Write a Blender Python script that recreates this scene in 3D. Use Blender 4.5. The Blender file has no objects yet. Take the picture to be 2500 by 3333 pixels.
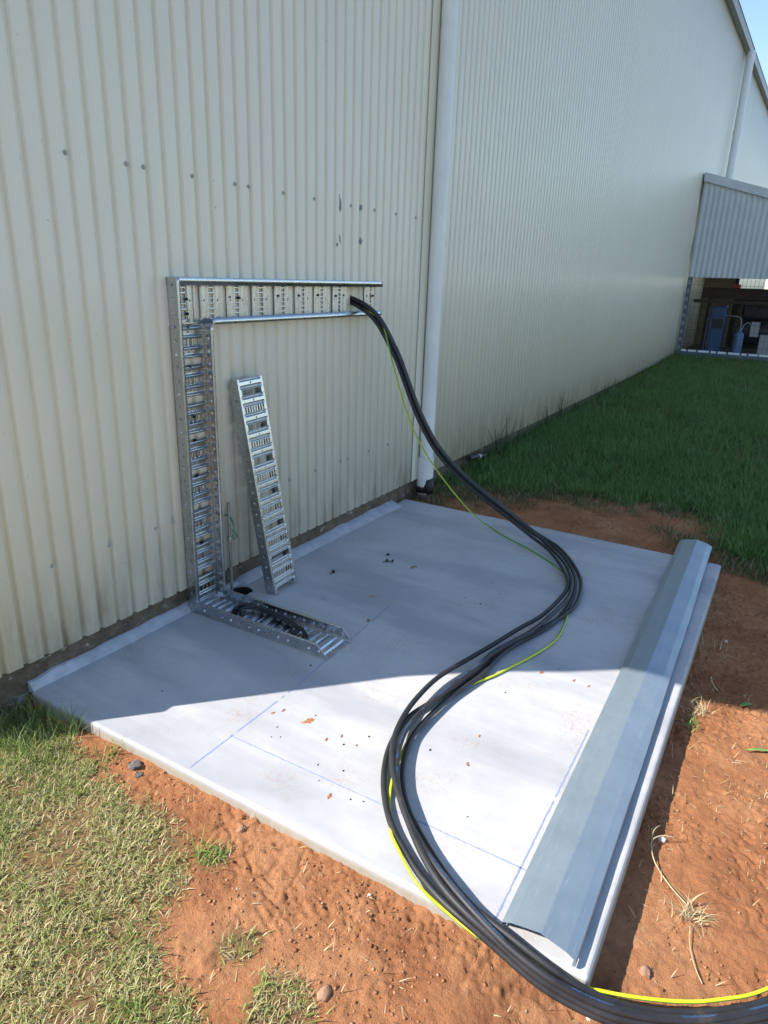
import bpy, bmesh, math, random
import numpy as np
from mathutils import Vector, Matrix

random.seed(7)
rng = np.random.default_rng(7)
SC = bpy.context.scene
COL = SC.collection

# ------------------------------------------------------------------ camera, world, sun, exposure
cam_d = bpy.data.cameras.new("camera")
cam = bpy.data.objects.new("camera", cam_d)
COL.objects.link(cam)
cam.location = (-1.26735, -2.29255, 1.55)
cam.rotation_mode = 'XYZ'
cam.rotation_euler = (1.2384136, -0.0313348, -1.0342648)
cam_d.sensor_fit = 'HORIZONTAL'
cam_d.sensor_width = 36.0
cam_d.lens = 36.0 * 2216.6 / 2500.0
cam_d.clip_start = 0.05
cam_d.clip_end = 3000
SC.camera = cam

SUN_EL = math.radians(41)
SDIR = Vector((-0.725, 0.689, 0)).normalized()          # horizontal direction towards the sun
world = bpy.data.worlds.new("World")
SC.world = world
world.use_nodes = True
wn = world.node_tree.nodes
wl = world.node_tree.links
wn.clear()
wo = wn.new('ShaderNodeOutputWorld')
wb = wn.new('ShaderNodeBackground')
ws = wn.new('ShaderNodeTexSky')
ws.sky_type = 'NISHITA'
ws.sun_disc = False
ws.sun_elevation = SUN_EL
ws.sun_rotation = math.atan2(SDIR.x, SDIR.y)
ws.altitude = 900
ws.air_density = 1.0
ws.dust_density = 0.3
ws.ozone_density = 1.0
wb.inputs['Strength'].default_value = 0.15
wl.new(ws.outputs[0], wb.inputs['Color'])
wl.new(wb.outputs[0], wo.inputs['Surface'])

sun_d = bpy.data.lights.new("sun", 'SUN')
sun_d.energy = 4.6
sun_d.angle = math.radians(0.5)
sun_d.color = (1.0, 0.955, 0.90)
sun = bpy.data.objects.new("sun", sun_d)
COL.objects.link(sun)
to_sun = Vector((SDIR.x * math.cos(SUN_EL), SDIR.y * math.cos(SUN_EL), math.sin(SUN_EL)))
sun.rotation_mode = 'QUATERNION'
sun.rotation_quaternion = to_sun.to_track_quat('Z', 'Y')
sun.location = (-8, 8, 12)

SC.view_settings.view_transform = 'Standard'
SC.view_settings.look = 'None'
SC.view_settings.exposure = 0.86
SC.view_settings.gamma = 1.0
SC.view_settings.use_curve_mapping = False

# ------------------------------------------------------------------ node helpers and materials
class NT:
    def __init__(self, name):
        self.m = bpy.data.materials.new(name)
        self.m.use_nodes = True
        self.t = self.m.node_tree
        self.b = self.t.nodes['Principled BSDF']
    def n(self, typ, **kw):
        nd = self.t.nodes.new(typ)
        for k, v in kw.items():
            if k.startswith('i_'):
                nd.inputs[k[2:].replace('_', ' ')].default_value = v
            else:
                setattr(nd, k, v)
        return nd
    def l(self, a, b):
        self.t.links.new(a, b)
    def coord(self, which='Object'):
        return self.n('ShaderNodeTexCoord').outputs[which]
    def mapped(self, scale, which='Object'):
        mp = self.n('ShaderNodeMapping')
        mp.inputs['Scale'].default_value = scale
        self.l(self.coord(which), mp.inputs['Vector'])
        return mp.outputs[0]
    def noise(self, vec, scale, detail=4, rough=0.55):
        nd = self.n('ShaderNodeTexNoise')
        nd.inputs['Scale'].default_value = scale
        nd.inputs['Detail'].default_value = detail
        nd.inputs['Roughness'].default_value = rough
        if vec is not None:
            self.l(vec, nd.inputs['Vector'])
        return nd.outputs['Fac']
    def ramp(self, fac, stops):
        r = self.n('ShaderNodeValToRGB')
        e = r.color_ramp.elements
        while len(e) > 1:
            e.remove(e[-1])
        e[0].position, e[0].color = stops[0][0], (*stops[0][1], 1)
        for p, c in stops[1:]:
            x = e.new(p)
            x.color = (*c, 1)
        self.l(fac, r.inputs['Fac'])
        return r.outputs['Color']
    def mix(self, fac, a, b, blend='MIX'):
        mx = self.n('ShaderNodeMix', data_type='RGBA', blend_type=blend)
        for val, k in ((fac, 0), (a, 6), (b, 7)):
            if hasattr(val, 'links'):
                self.l(val, mx.inputs[k])
            elif isinstance(val, (int, float)):
                mx.inputs[k].default_value = val
            else:
                mx.inputs[k].default_value = (*val, 1)
        return mx.outputs[2]
    def maprange(self, v, a, b, c=0.0, d=1.0):
        mr = self.n('ShaderNodeMapRange')
        for i, q in enumerate((a, b, c, d)):
            mr.inputs[i + 1].default_value = q
        self.l(v, mr.inputs[0])
        return mr.outputs[0]
    def math(self, op, a, b=None):
        md = self.n('ShaderNodeMath', operation=op)
        for i, q in enumerate((a, b)):
            if q is None:
                continue
            if hasattr(q, 'links'):
                self.l(q, md.inputs[i])
            else:
                md.inputs[i].default_value = q
        return md.outputs[0]
    def bump(self, h, strength=0.3, dist=0.01):
        bp = self.n('ShaderNodeBump')
        bp.inputs['Strength'].default_value = strength
        bp.inputs['Distance'].default_value = dist
        self.l(h, bp.inputs['Height'])
        self.l(bp.outputs[0], self.b.inputs['Normal'])
    def set(self, **kw):
        for k, v in kw.items():
            s = self.b.inputs[k.replace('_', ' ')]
            if hasattr(v, 'links'):
                self.l(v, s)
            elif isinstance(v, tuple):
                s.default_value = (*v, 1)
            else:
                s.default_value = v
        return self

def simple(name, col, rough=0.6, metal=0.0, var=0.12, scale=30, bump=0.0):
    t = NT(name)
    f = t.noise(t.coord(), scale)
    lo = tuple(c * (1 - var) for c in col)
    hi = tuple(min(1, c * (1 + var)) for c in col)
    t.set(Base_Color=t.ramp(f, [(0.3, lo), (0.7, hi)]), Roughness=rough, Metallic=metal)
    if bump:
        t.bump(f, bump, 0.004)
    return t.m

M = {}
# painted wall sheeting: warm off-white steel with faint grime
t = NT('painted_steel')
v = t.mapped((1, 1, 0.25))
f = t.noise(v, 5.0, 6, 0.65)
f2 = t.noise(t.coord(), 60, 3)
c = t.ramp(f, [(0.25, (0.72, 0.68, 0.545)), (0.75, (0.78, 0.74, 0.605))])
geo_z = t.n('ShaderNodeSeparateXYZ')
t.l(t.coord(), geo_z.inputs[0])
low = t.maprange(geo_z.outputs[2], 0.12, 0.5, 1.0, 0.0)
dn = t.noise(t.mapped((9, 9, 2.2)), 1.0, 5, 0.7)
dirt = t.math('MULTIPLY', low, t.maprange(dn, 0.4, 0.75))
c = t.mix(dirt, c, (0.36, 0.30, 0.19))
speck = t.maprange(t.noise(t.coord(), 38, 2), 0.76, 0.79)
c = t.mix(t.math('MULTIPLY', speck, 0.5), c, (0.18, 0.17, 0.13))
t.set(Base_Color=c, Roughness=t.maprange(f2, 0.3, 0.7, 0.32, 0.42))
t.b.inputs['Specular IOR Level'].default_value = 0.4
t.bump(t.noise(t.mapped((2.0, 2.0, 1.2)), 2.5, 2), 0.05, 0.02)
M['wall'] = t.m

# galvanised sheet with spangle
t = NT('galvanised_steel')
vo = t.n('ShaderNodeTexVoronoi')
vo.inputs['Scale'].default_value = 190
t.l(t.coord(), vo.inputs['Vector'])
sep = t.n('ShaderNodeSeparateColor')
t.l(vo.outputs['Color'], sep.inputs[0])
f = t.noise(t.coord(), 14, 5, 0.65)
c = t.ramp(f, [(0.3, (0.48, 0.495, 0.50)), (0.7, (0.58, 0.595, 0.60))])
c = t.mix(t.math('MULTIPLY', sep.outputs[0], 0.16), c, (0.38, 0.39, 0.41))
r = t.math('ADD', t.maprange(sep.outputs[1], 0, 1, 0.22, 0.32), t.maprange(f, 0.3, 0.7, 0.0, 0.08))
t.set(Base_Color=c, Metallic=1.0, Roughness=r)
t.bump(t.math('ADD', t.math('MULTIPLY', sep.outputs[2], 0.10), t.noise(t.coord(), 60, 3, 0.5)), 0.07, 0.002)
M['galv'] = t.m

# smooth coated flashing
t = NT('coated_flashing')
f = t.noise(t.coord(), 7, 6, 0.7)
sc = t.noise(t.mapped((3, 40, 40)), 4, 4, 0.7)
spk = t.maprange(t.noise(t.coord(), 90, 3, 0.7), 0.68, 0.75)
c = t.ramp(f, [(0.3, (0.25, 0.31, 0.35)), (0.7, (0.30, 0.365, 0.41))])
c = t.mix(t.math('MULTIPLY', t.maprange(sc, 0.62, 0.72), 0.35), c, (0.72, 0.73, 0.74))
dust = t.noise(t.mapped((1.2, 5, 5)), 2.5, 6, 0.75)
c = t.mix(t.math('MULTIPLY', t.maprange(dust, 0.5, 0.7), 0.40), c, (0.38, 0.39, 0.40))
c = t.mix(t.math('MULTIPLY', spk, 0.5), c, (0.56, 0.57, 0.58))
t.set(Base_Color=c, Metallic=0.45, Roughness=t.maprange(f, 0.3, 0.7, 0.30, 0.44))
t.bump(t.noise(t.mapped((1.5, 8, 8)), 3, 3), 0.14, 0.012)
M['flash'] = t.m

# concrete slab
t = NT('fresh_concrete')
co = t.coord()
f = t.noise(co, 2.2, 7, 0.62)
f2 = t.noise(co, 26, 6, 0.7)
trow = t.noise(t.mapped((16, 1.1, 1)), 1.0, 5, 0.6)
c = t.ramp(f, [(0.28, (0.42, 0.408, 0.398)), (0.5, (0.50, 0.488, 0.476)), (0.75, (0.56, 0.546, 0.534))])
c = t.mix(t.maprange(f2, 0.35, 0.75, 0.0, 0.35), c, (0.38, 0.385, 0.41))
c = t.mix(t.math('MULTIPLY', t.maprange(trow, 0.50, 0.68), 0.32), c, (0.36, 0.365, 0.385))
# damp, dustier patches lying in bands across the slab
band = t.noise(t.mapped((2.1, 0.55, 1)), 1.0, 4, 0.6)
c = t.mix(t.math('MULTIPLY', t.maprange(band, 0.50, 0.64), 0.7), c, (0.32, 0.325, 0.345))
# iron-red dust stains
st = t.noise(t.coord(), 3.4, 6, 0.7)
st2 = t.noise(t.coord(), 70, 3, 0.7)
stf = t.math('MULTIPLY', t.maprange(st, 0.53, 0.70), t.maprange(st2, 0.45, 0.62))
c = t.mix(t.math('MULTIPLY', stf, 0.62), c, (0.38, 0.23, 0.14))
pin = t.maprange(t.noise(t.coord(), 120, 2), 0.74, 0.78)
c = t.mix(t.math('MULTIPLY', pin, 0.5), c, (0.20, 0.17, 0.14))
# side faces turn a darker beige below the top edge
sp = t.n('ShaderNodeSeparateXYZ')
t.l(t.coord(), sp.inputs[0])
side = t.math('MULTIPLY', t.maprange(sp.outputs[2], -0.009, -0.026), t.maprange(f2, 0.25, 0.6, 0.55, 1.0))
c = t.mix(side, c, (0.33, 0.285, 0.205))
t.set(Base_Color=c, Roughness=0.82)
t.bump(t.math('ADD', f2, t.math('MULTIPLY', trow, 0.25)), 0.16, 0.003)
M['conc'] = t.m

t = NT('old_footing')
f = t.noise(t.coord(), 16, 6, 0.75)
f3 = t.noise(t.mapped((6, 6, 14)), 2, 5, 0.7)
c = t.ramp(f, [(0.25, (0.045, 0.034, 0.024)), (0.5, (0.13, 0.098, 0.064)), (0.8, (0.25, 0.20, 0.14))])
c = t.mix(t.maprange(f3, 0.60, 0.72), c, (0.48, 0.47, 0.45))
t.set(Base_Color=c, Roughness=0.95)
t.bump(f, 0.9, 0.02)
M['foot'] = t.m

M['mortar'] = simple('mortar', (0.43, 0.44, 0.465), 0.9, 0, 0.16, 18, 0.5)
M['chalk'] = simple('blue_chalk', (0.25, 0.30, 0.52), 0.95, 0, 0.12, 60)
M['chalk_faint'] = simple('faint_blue_chalk', (0.30, 0.33, 0.45), 0.95, 0, 0.1, 60)
M['pvc'] = simple('white_pvc', (0.73, 0.745, 0.715), 0.34, 0, 0.05, 6)
M['black_tape'] = simple('black_tar', (0.012, 0.012, 0.014), 0.5, 0, 0.3, 40, 0.4)
M['dark'] = simple('near_black', (0.02, 0.017, 0.013), 0.95, 0, 0.4, 40)
M['screw'] = simple('zinc_screw', (0.30, 0.31, 0.33), 0.42, 0.9, 0.2, 200)
M['wallscrew'] = simple('painted_screw', (0.40, 0.40, 0.34), 0.45, 0.0, 0.15, 200)
M['bolt'] = simple('dark_bolt', (0.05, 0.05, 0.055), 0.45, 0.8, 0.3, 200)
M['scrape'] = simple('bare_metal_scrape', (0.17, 0.18, 0.18), 0.55, 0.2, 0.35, 60)
M['grey_paint'] = simple('grey_paint', (0.55, 0.58, 0.60), 0.45, 0, 0.06, 4)
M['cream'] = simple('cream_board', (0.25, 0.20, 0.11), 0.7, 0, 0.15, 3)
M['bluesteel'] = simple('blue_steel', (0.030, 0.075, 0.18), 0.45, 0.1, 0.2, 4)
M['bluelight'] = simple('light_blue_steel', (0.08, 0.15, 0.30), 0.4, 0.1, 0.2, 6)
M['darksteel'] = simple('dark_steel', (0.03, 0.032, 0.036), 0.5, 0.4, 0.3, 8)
M['greybox'] = simple('light_grey_box', (0.30, 0.30, 0.29), 0.5, 0, 0.1, 5)
M['steelframe'] = simple('blue_grey_frame', (0.09, 0.12, 0.15), 0.5, 0.3, 0.2, 9)
M['copper_rod'] = simple('weathered_rod', (0.30, 0.30, 0.30), 0.45, 0.85, 0.2, 50)
M['greenwire'] = simple('green_wire', (0.10, 0.22, 0.12), 0.5, 0, 0.15, 60)
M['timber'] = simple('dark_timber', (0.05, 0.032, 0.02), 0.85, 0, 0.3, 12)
M['brass'] = simple('brass_clamp', (0.42, 0.40, 0.36), 0.4, 0.8, 0.2, 80)
M['redrag'] = simple('red_plastic', (0.45, 0.03, 0.04), 0.5, 0, 0.15, 20)
M['white_sheet'] = simple('white_sheet', (0.7, 0.72, 0.74), 0.5, 0, 0.05, 5)
M['straw'] = simple('dry_straw', (0.50, 0.40, 0.22), 0.8, 0, 0.25, 60)
M['weed'] = simple('weed_green', (0.06, 0.095, 0.035), 0.6, 0, 0.3, 60)
M['freshleaf'] = simple('fresh_leaf', (0.16, 0.30, 0.06), 0.5, 0, 0.2, 80)
M['brownleaf'] = simple('brown_leaf', (0.26, 0.15, 0.06), 0.8, 0, 0.25, 90)
M['mud'] = simple('dried_mud', (0.40, 0.16, 0.06), 0.95, 0, 0.3, 90, 0.6)
M['stone'] = simple('soil_stone', (0.36, 0.20, 0.12), 0.9, 0, 0.3, 60, 0.6)
M['pale_stone'] = simple('pale_stone', (0.62, 0.55, 0.47), 0.85, 0, 0.2, 60, 0.4)
M['rubble'] = simple('grey_rubble', (0.13, 0.11, 0.10), 0.9, 0, 0.45, 50, 0.6)
M['roofsheet'] = simple('roof_sheet', (0.42, 0.43, 0.42), 0.45, 0.2, 0.08, 2)
M['gutter'] = simple('brown_gutter', (0.13, 0.115, 0.10), 0.4, 0.2, 0.1, 3)

# cables
def cable_mat(name, text):
    t = NT(name)
    f = t.noise(t.coord(), 9, 5, 0.7)
    f2 = t.noise(t.coord(), 130, 3, 0.6)
    c = t.ramp(f, [(0.3, (0.016, 0.016, 0.018)), (0.62, (0.030, 0.029, 0.030)), (0.8, (0.085, 0.062, 0.048))])
    if text:
        uv = t.n('ShaderNodeUVMap')
        s = t.n('ShaderNodeSeparateXYZ')
        t.l(uv.outputs[0], s.inputs[0])
        ring = t.math('LESS_THAN', t.math('ABSOLUTE', t.math('SUBTRACT', s.outputs[0], 0.27)), 0.042)
        cmb = t.n('ShaderNodeCombineXYZ')
        t.l(t.math('MULTIPLY', s.outputs[1], 300), cmb.inputs[0])
        t.l(t.math('MULTIPLY', s.outputs[0], 42), cmb.inputs[1])
        g = t.noise(cmb.outputs[0], 1.0, 2, 0.6)
        glyph = t.math('GREATER_THAN', g, 0.53)
        words = t.math('GREATER_THAN', t.noise(t.mapped((7, 7, 7)), 1.6, 2), 0.51)
        k = t.math('MULTIPLY', t.math('MULTIPLY', ring, glyph), words)
        c = t.mix(t.math('MULTIPLY', k, 0.85), c, (0.04, 0.17, 0.42))
    t.set(Base_Color=c, Roughness=t.maprange(f, 0.3, 0.8, 0.42, 0.65))
    t.b.inputs['Specular IOR Level'].default_value = 0.45
    t.bump(f2, 0.12, 0.002)
    return t.m
M['cable'] = cable_mat('black_cable', False)
M['cable_text'] = cable_mat('printed_black_cable', True)
t = NT('earth_cable_sheath')
uv = t.n('ShaderNodeUVMap')
s = t.n('ShaderNodeSeparateXYZ')
t.l(uv.outputs[0], s.inputs[0])
str_ = t.math('GREATER_THAN', t.math('ABSOLUTE', t.math('SUBTRACT', s.outputs[0], 0.28)), 0.21)
t.set(Base_Color=t.mix(str_, (0.66, 0.72, 0.02), (0.06, 0.27, 0.045)), Roughness=0.45)
M['earth'] = t.m

# grass blades: colour varies from blade to blade
def blade_mat(name, stops, rough=0.55, trans=0.25, patchy=0.35):
    t = NT(name)
    g = t.n('ShaderNodeNewGeometry')
    c = t.ramp(g.outputs['Random Per Island'], stops)
    p = t.n('ShaderNodeTexCoord')
    patch = t.noise(p.outputs['Object'], 1.3, 4, 0.6)
    c2 = t.mix(t.maprange(patch, 0.35, 0.7, 0.0, patchy), c, (0.10, 0.12, 0.03))
    t.set(Base_Color=c2, Roughness=rough)
    tr = t.n('ShaderNodeBsdfTranslucent')
    t.l(c2, tr.inputs['Color'])
    mx = t.n('ShaderNodeMixShader')
    mx.inputs[0].default_value = trans
    out = t.t.nodes['Material Output']
    t.l(t.b.outputs[0], mx.inputs[1])
    t.l(tr.outputs[0], mx.inputs[2])
    t.l(mx.outputs[0], out.inputs['Surface'])
    return t.m
M['lawn_green'] = blade_mat('lawn_green', [(0.0, (0.065, 0.165, 0.026)), (0.5, (0.105, 0.235, 0.042)), (0.88, (0.17, 0.30, 0.065)), (0.98, (0.25, 0.23, 0.11))])
M['lawn_dry'] = blade_mat('lawn_dry', [(0.0, (0.19, 0.24, 0.05)), (0.22, (0.30, 0.34, 0.09)), (0.42, (0.43, 0.42, 0.15)), (0.60, (0.55, 0.47, 0.22)), (0.85, (0.64, 0.54, 0.31)), (1.0, (0.42, 0.30, 0.16))], 0.6, 0.25, 0.12)
M['lawn_fresh'] = blade_mat('lawn_fresh', [(0.0, (0.17, 0.27, 0.05)), (0.6, (0.28, 0.37, 0.085)), (1.0, (0.48, 0.46, 0.17))], 0.55, 0.3)
M['lawn_fringe'] = blade_mat('lawn_fringe', [(0.0, (0.06, 0.11, 0.03)), (0.4, (0.13, 0.14, 0.05)), (0.7, (0.30, 0.22, 0.11)), (1.0, (0.38, 0.28, 0.15))], 0.6, 0.2)

M['mudsoil'] = blade_mat('soil_crumb', [(0.0, (0.20, 0.076, 0.032)), (0.5, (0.34, 0.145, 0.063)), (0.93, (0.44, 0.21, 0.10)), (1.0, (0.50, 0.29, 0.17))], 0.97, 0.0, 0.0)
# red soil with a thatch bed where the attribute says grass grows
t = NT('red_soil')
co = t.coord()
f = t.noise(co, 2.6, 7, 0.65)
f2 = t.noise(co, 34, 6, 0.72)
f3 = t.noise(co, 150, 4, 0.7)
c = t.ramp(f, [(0.26, (0.27, 0.104, 0.046)), (0.48, (0.44, 0.190, 0.082)), (0.70, (0.56, 0.285, 0.138))])
c = t.mix(t.maprange(f2, 0.40, 0.72, 0.0, 0.55), c, (0.29, 0.125, 0.060))
c = t.mix(t.math('MULTIPLY', t.maprange(f3, 0.60, 0.72), 0.4), c, (0.50, 0.28, 0.15))
damp = t.noise(co, 3.3, 5, 0.6)
c = t.mix(t.maprange(damp, 0.54, 0.66, 0.0, 0.50), c, (0.24, 0.090, 0.040))
at = t.n('ShaderNodeAttribute', attribute_name='grass')
gbed = t.ramp(f2, [(0.3, (0.13, 0.085, 0.035)), (0.6, (0.26, 0.16, 0.075)), (0.8, (0.34, 0.23, 0.12))])
far = t.n('ShaderNodeAttribute', attribute_name='lawn')
gbed = t.mix(far.outputs['Fac'], gbed, t.ramp(f2, [(0.3, (0.03, 0.045, 0.014)), (0.7, (0.07, 0.095, 0.028))]))
gm = t.math('MULTIPLY', at.outputs['Fac'], t.maprange(f2, 0.25, 0.55, 0.65, 1.0))
c = t.mix(gm, c, gbed)
t.set(Base_Color=c, Roughness=0.97)
t.b.inputs['Specular IOR Level'].default_value = 0.15
f4 = t.noise(co, 420, 3, 0.7)
t.bump(t.math('ADD', t.math('ADD', t.math('MULTIPLY', f2, 0.5), f3), t.math('MULTIPLY', f4, 0.6)), 1.0, 0.006)
M['soil'] = t.m

# ------------------------------------------------------------------ mesh helpers
def props(o, label=None, cat=None, group=None, kind=None):
    if label: o['label'] = label
    if cat: o['category'] = cat
    if group: o['group'] = group
    if kind: o['kind'] = kind
    return o

def empty(name, loc, label, cat, group=None):
    o = bpy.data.objects.new(name, None)
    o.location = loc
    o.empty_display_size = 0.05
    COL.objects.link(o)
    return props(o, label, cat, group)

def link(name, me, mat, parent=None, smooth=False):
    o = bpy.data.objects.new(name, me)
    COL.objects.link(o)
    if mat is not None:
        me.materials.append(mat)
    if smooth:
        me.polygons.foreach_set('use_smooth', [True] * len(me.polygons))
    if parent is not None:
        o.parent = parent
        # the mesh is written in world coordinates: cancel the parent's offset
        wm = Matrix.Identity(4)
        p = parent
        while p is not None:
            wm = p.matrix_basis @ wm
            p = p.parent
        o.matrix_basis = wm.inverted()
    return o

def np_mesh(name, verts, quads):
    me = bpy.data.meshes.new(name)
    verts = np.asarray(verts, dtype=np.float32)
    quads = np.asarray(quads, dtype=np.int32)
    me.vertices.add(len(verts))
    me.vertices.foreach_set('co', verts.ravel())
    k = quads.shape[1]
    me.loops.add(len(quads) * k)
    me.loops.foreach_set('vertex_index', quads.ravel())
    me.polygons.add(len(quads))
    me.polygons.foreach_set('loop_start', np.arange(0, len(quads) * k, k, dtype=np.int32))
    me.polygons.foreach_set('loop_total', np.full(len(quads), k, dtype=np.int32))
    me.update(calc_edges=True)
    me.validate()
    return me

class MB:
    """collects simple shapes (world coordinates) into one mesh"""
    def __init__(self):
        self.v, self.f, self.uv = [], [], None
    def add(self, vs, fs):
        b = len(self.v)
        self.v += [tuple(q) for q in vs]
        self.f += [tuple(i + b for i in q) for q in fs]
        return self
    def box(self, x0, x1, y0, y1, z0, z1):
        vs = [(x0, y0, z0), (x1, y0, z0), (x1, y1, z0), (x0, y1, z0), (x0, y0, z1), (x1, y0, z1), (x1, y1, z1), (x0, y1, z1)]
        return self.add(vs, [(0, 3, 2, 1), (4, 5, 6, 7), (0, 1, 5, 4), (1, 2, 6, 5), (2, 3, 7, 6), (3, 0, 4, 7)])
    def cyl(self, p, q, r, n=16, r2=None, caps=True):
        p, q = Vector(p), Vector(q)
        r2 = r if r2 is None else r2
        d = (q - p).normalized()
        a = d.orthogonal().normalized()
        b = d.cross(a)
        vs = []
        for c0, rr in ((p, r), (q, r2)):
            for i in range(n):
                th = 2 * math.pi * i / n
                vs.append(c0 + (a * math.cos(th) + b * math.sin(th)) * rr)
        fs = [(i, (i + 1) % n, n + (i + 1) % n, n + i) for i in range(n)]
        if caps:
            fs += [tuple(range(n - 1, -1, -1)), tuple(range(n, 2 * n))]
        return self.add(vs, fs)
    def revolve(self, base, prof, n=24, cap=True):
        bx, by, bz = base
        vs = []
        for r, z in prof:
            for i in range(n):
                th = 2 * math.pi * i / n
                vs.append((bx + r * math.cos(th), by + r * math.sin(th), bz + z))
        fs = []
        for k in range(len(prof) - 1):
            for i in range(n):
                j = (i + 1) % n
                fs.append((k * n + i, k * n + j, (k + 1) * n + j, (k + 1) * n + i))
        if cap:
            fs += [tuple(range(n - 1, -1, -1)), tuple(range((len(prof) - 1) * n, len(prof) * n))]
        return self.add(vs, fs)
    def extrude_x(self, prof, x0, x1, closed=True, nseg=1):
        n = len(prof)
        vs = []
        for k in range(nseg + 1):
            x = x0 + (x1 - x0) * k / nseg
            vs += [(x, y, z) for y, z in prof]
        fs = []
        for k in range(nseg):
            for i in range(n if closed else n - 1):
                j = (i + 1) % n
                fs.append((k * n + i, (k + 1) * n + i, (k + 1) * n + j, k * n + j))
        if closed:
            fs += [tuple(range(n)), tuple(range(nseg * n + n - 1, nseg * n - 1, -1))]
        return self.add(vs, fs)
    def tube(self, pts, r, n=10):
        return self.add(*sweep(pts, r, n)[:2])
    def build(self, name, mat, parent=None, smooth=False, bevel=0.0, label=None):
        me = bpy.data.meshes.new(name)
        me.from_pydata(self.v, [], self.f)
        bm = bmesh.new()
        bm.from_mesh(me)
        bmesh.ops.recalc_face_normals(bm, faces=bm.faces)
        bm.to_mesh(me)
        bm.free()
        me.update()
        o = link(name, me, mat, parent, smooth)
        if bevel:
            b = o.modifiers.new('bevel', 'BEVEL')
            b.width = bevel
            b.segments = 2
            b.limit_method = 'ANGLE'
        if smooth:
            try:
                me.set_sharp_from_angle(angle=math.radians(40))
            except Exception:
                pass
        if label:
            o['label'] = label
        return o

def catmull(pts, step=0.015):
    P = [Vector(p) for p in pts]
    P = [P[0] * 2 - P[1]] + P + [P[-1] * 2 - P[-2]]
    out = []
    for i in range(1, len(P) - 2):
        p0, p1, p2, p3 = P[i - 1], P[i], P[i + 1], P[i + 2]
        k = max(2, int((p2 - p1).length / step))
        for j in range(k):
            s = j / k
            out.append(0.5 * ((2 * p1) + (p2 - p0) * s + (2 * p0 - 5 * p1 + 4 * p2 - p3) * s * s + (3 * p1 - p0 - 3 * p2 + p3) * s ** 3))
    out.append(P[-2])
    return out

def relax(pts, n=3):
    for _ in range(n):
        q = [pts[0]]
        for i in range(1, len(pts) - 1):
            q.append(pts[i] * 0.5 + (pts[i - 1] + pts[i + 1]) * 0.25)
        q.append(pts[-1])
        pts = q
    return pts

def sweep(pts, r, n=10, smooth_passes=0, twist=0.0):
    pts = [Vector(p) for p in pts]
    if smooth_passes:
        pts = relax(pts, smooth_passes)
    vs, uvs = [], []
    d = 0.0
    for i, p in enumerate(pts):
        tg = (pts[min(i + 1, len(pts) - 1)] - pts[max(i - 1, 0)]).normalized()
        side = tg.cross(Vector((0, 0, 1)))
        if side.length < 1e-3:
            side = Vector((1, 0, 0))
        side.normalize()
        up = side.cross(tg).normalized()
        if i:
            d += (p - pts[i - 1]).length
        for k in range(n):
            th = 2 * math.pi * k / n + (twist(d) if callable(twist) else twist * d)
            rr = r(i / max(1, len(pts) - 1)) if callable(r) else r
            vs.append(p + side * math.cos(th) * rr + up * math.sin(th) * rr)
            uvs.append((k / n, d))
    fs, fuv = [], []
    for i in range(len(pts) - 1):
        for k in range(n):
            j = (k + 1) % n
            fs.append((i * n + k, i * n + j, (i + 1) * n + j, (i + 1) * n + k))
            u0, u1 = k / n, (k + 1) / n
            v0, v1 = uvs[i * n][1], uvs[(i + 1) * n][1]
            fuv.append(((u0, v0), (u1, v0), (u1, v1), (u0, v1)))
    fs.append(tuple(range(n - 1, -1, -1)))
    fs.append(tuple(range((len(pts) - 1) * n, len(pts) * n)))
    fuv += [tuple((0, 0) for _ in range(n))] * 2
    return vs, fs, fuv

def tube_obj(name, pts, r, mat, parent=None, n=14, passes=3, twist=0.0, step=0.012):
    p = catmull(pts, step)
    vs, fs, fuv = sweep(p, r, n, passes, twist)
    me = bpy.data.meshes.new(name)
    me.from_pydata([tuple(q) for q in vs], [], fs)
    lay = me.uv_layers.new(name='UVMap')
    flat = [c for face in fuv for uvp in face for c in uvp]
    lay.data.foreach_set('uv', flat)
    return link(name, me, mat, parent, True)

# value noise
def vnoise(x, y, seed=0):
    xi = np.floor(x).astype(np.int64)
    yi = np.floor(y).astype(np.int64)
    xf, yf = x - xi, y - yi
    u, v = xf * xf * (3 - 2 * xf), yf * yf * (3 - 2 * yf)
    def h(a, b):
        n = (a * 374761393 + b * 668265263 + seed * 1442695041) & 0xFFFFFFFF
        n = ((n ^ (n >> 13)) * 1274126177) & 0xFFFFFFFF
        return ((n ^ (n >> 16)) & 0xFFFF) / 65535.0
    return (h(xi, yi) * (1 - u) + h(xi + 1, yi) * u) * (1 - v) + (h(xi, yi + 1) * (1 - u) + h(xi + 1, yi + 1) * u) * v

def fbm(x, y, oct=4, seed=0, gain=0.5):
    s, a, tot = 0, 1.0, 0
    for o in range(oct):
        s = s + a * vnoise(x * 2 ** o + 17.3 * o, y * 2 ** o - 9.1 * o, seed + o)
        tot += a
        a *= gain
    return s / tot

def sstep(a, b, x):
    t_ = np.clip((x - a) / (b - a), 0, 1)
    return t_ * t_ * (3 - 2 * t_)

SL, SD = 2.974, 2.157          # slab length along the wall, depth away from it

def poly_dist(x, y, poly):
    """signed distance, positive inside"""
    x = np.asarray(x, float); y = np.asarray(y, float)
    d = np.full(x.shape, 1e9)
    inside = np.zeros(x.shape, bool)
    n = len(poly)
    for i in range(n):
        (x1, y1), (x2, y2) = poly[i], poly[(i + 1) % n]
        dx, dy = x2 - x1, y2 - y1
        tt = np.clip(((x - x1) * dx + (y - y1) * dy) / (dx * dx + dy * dy), 0, 1)
        d = np.minimum(d, np.hypot(x - x1 - tt * dx, y - y1 - tt * dy))
        cr = ((y1 > y) != (y2 > y)) & (x < dx * (y - y1) / (dy if dy else 1e-9) + x1)
        inside ^= cr
    return np.where(inside, d, -d)

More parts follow.
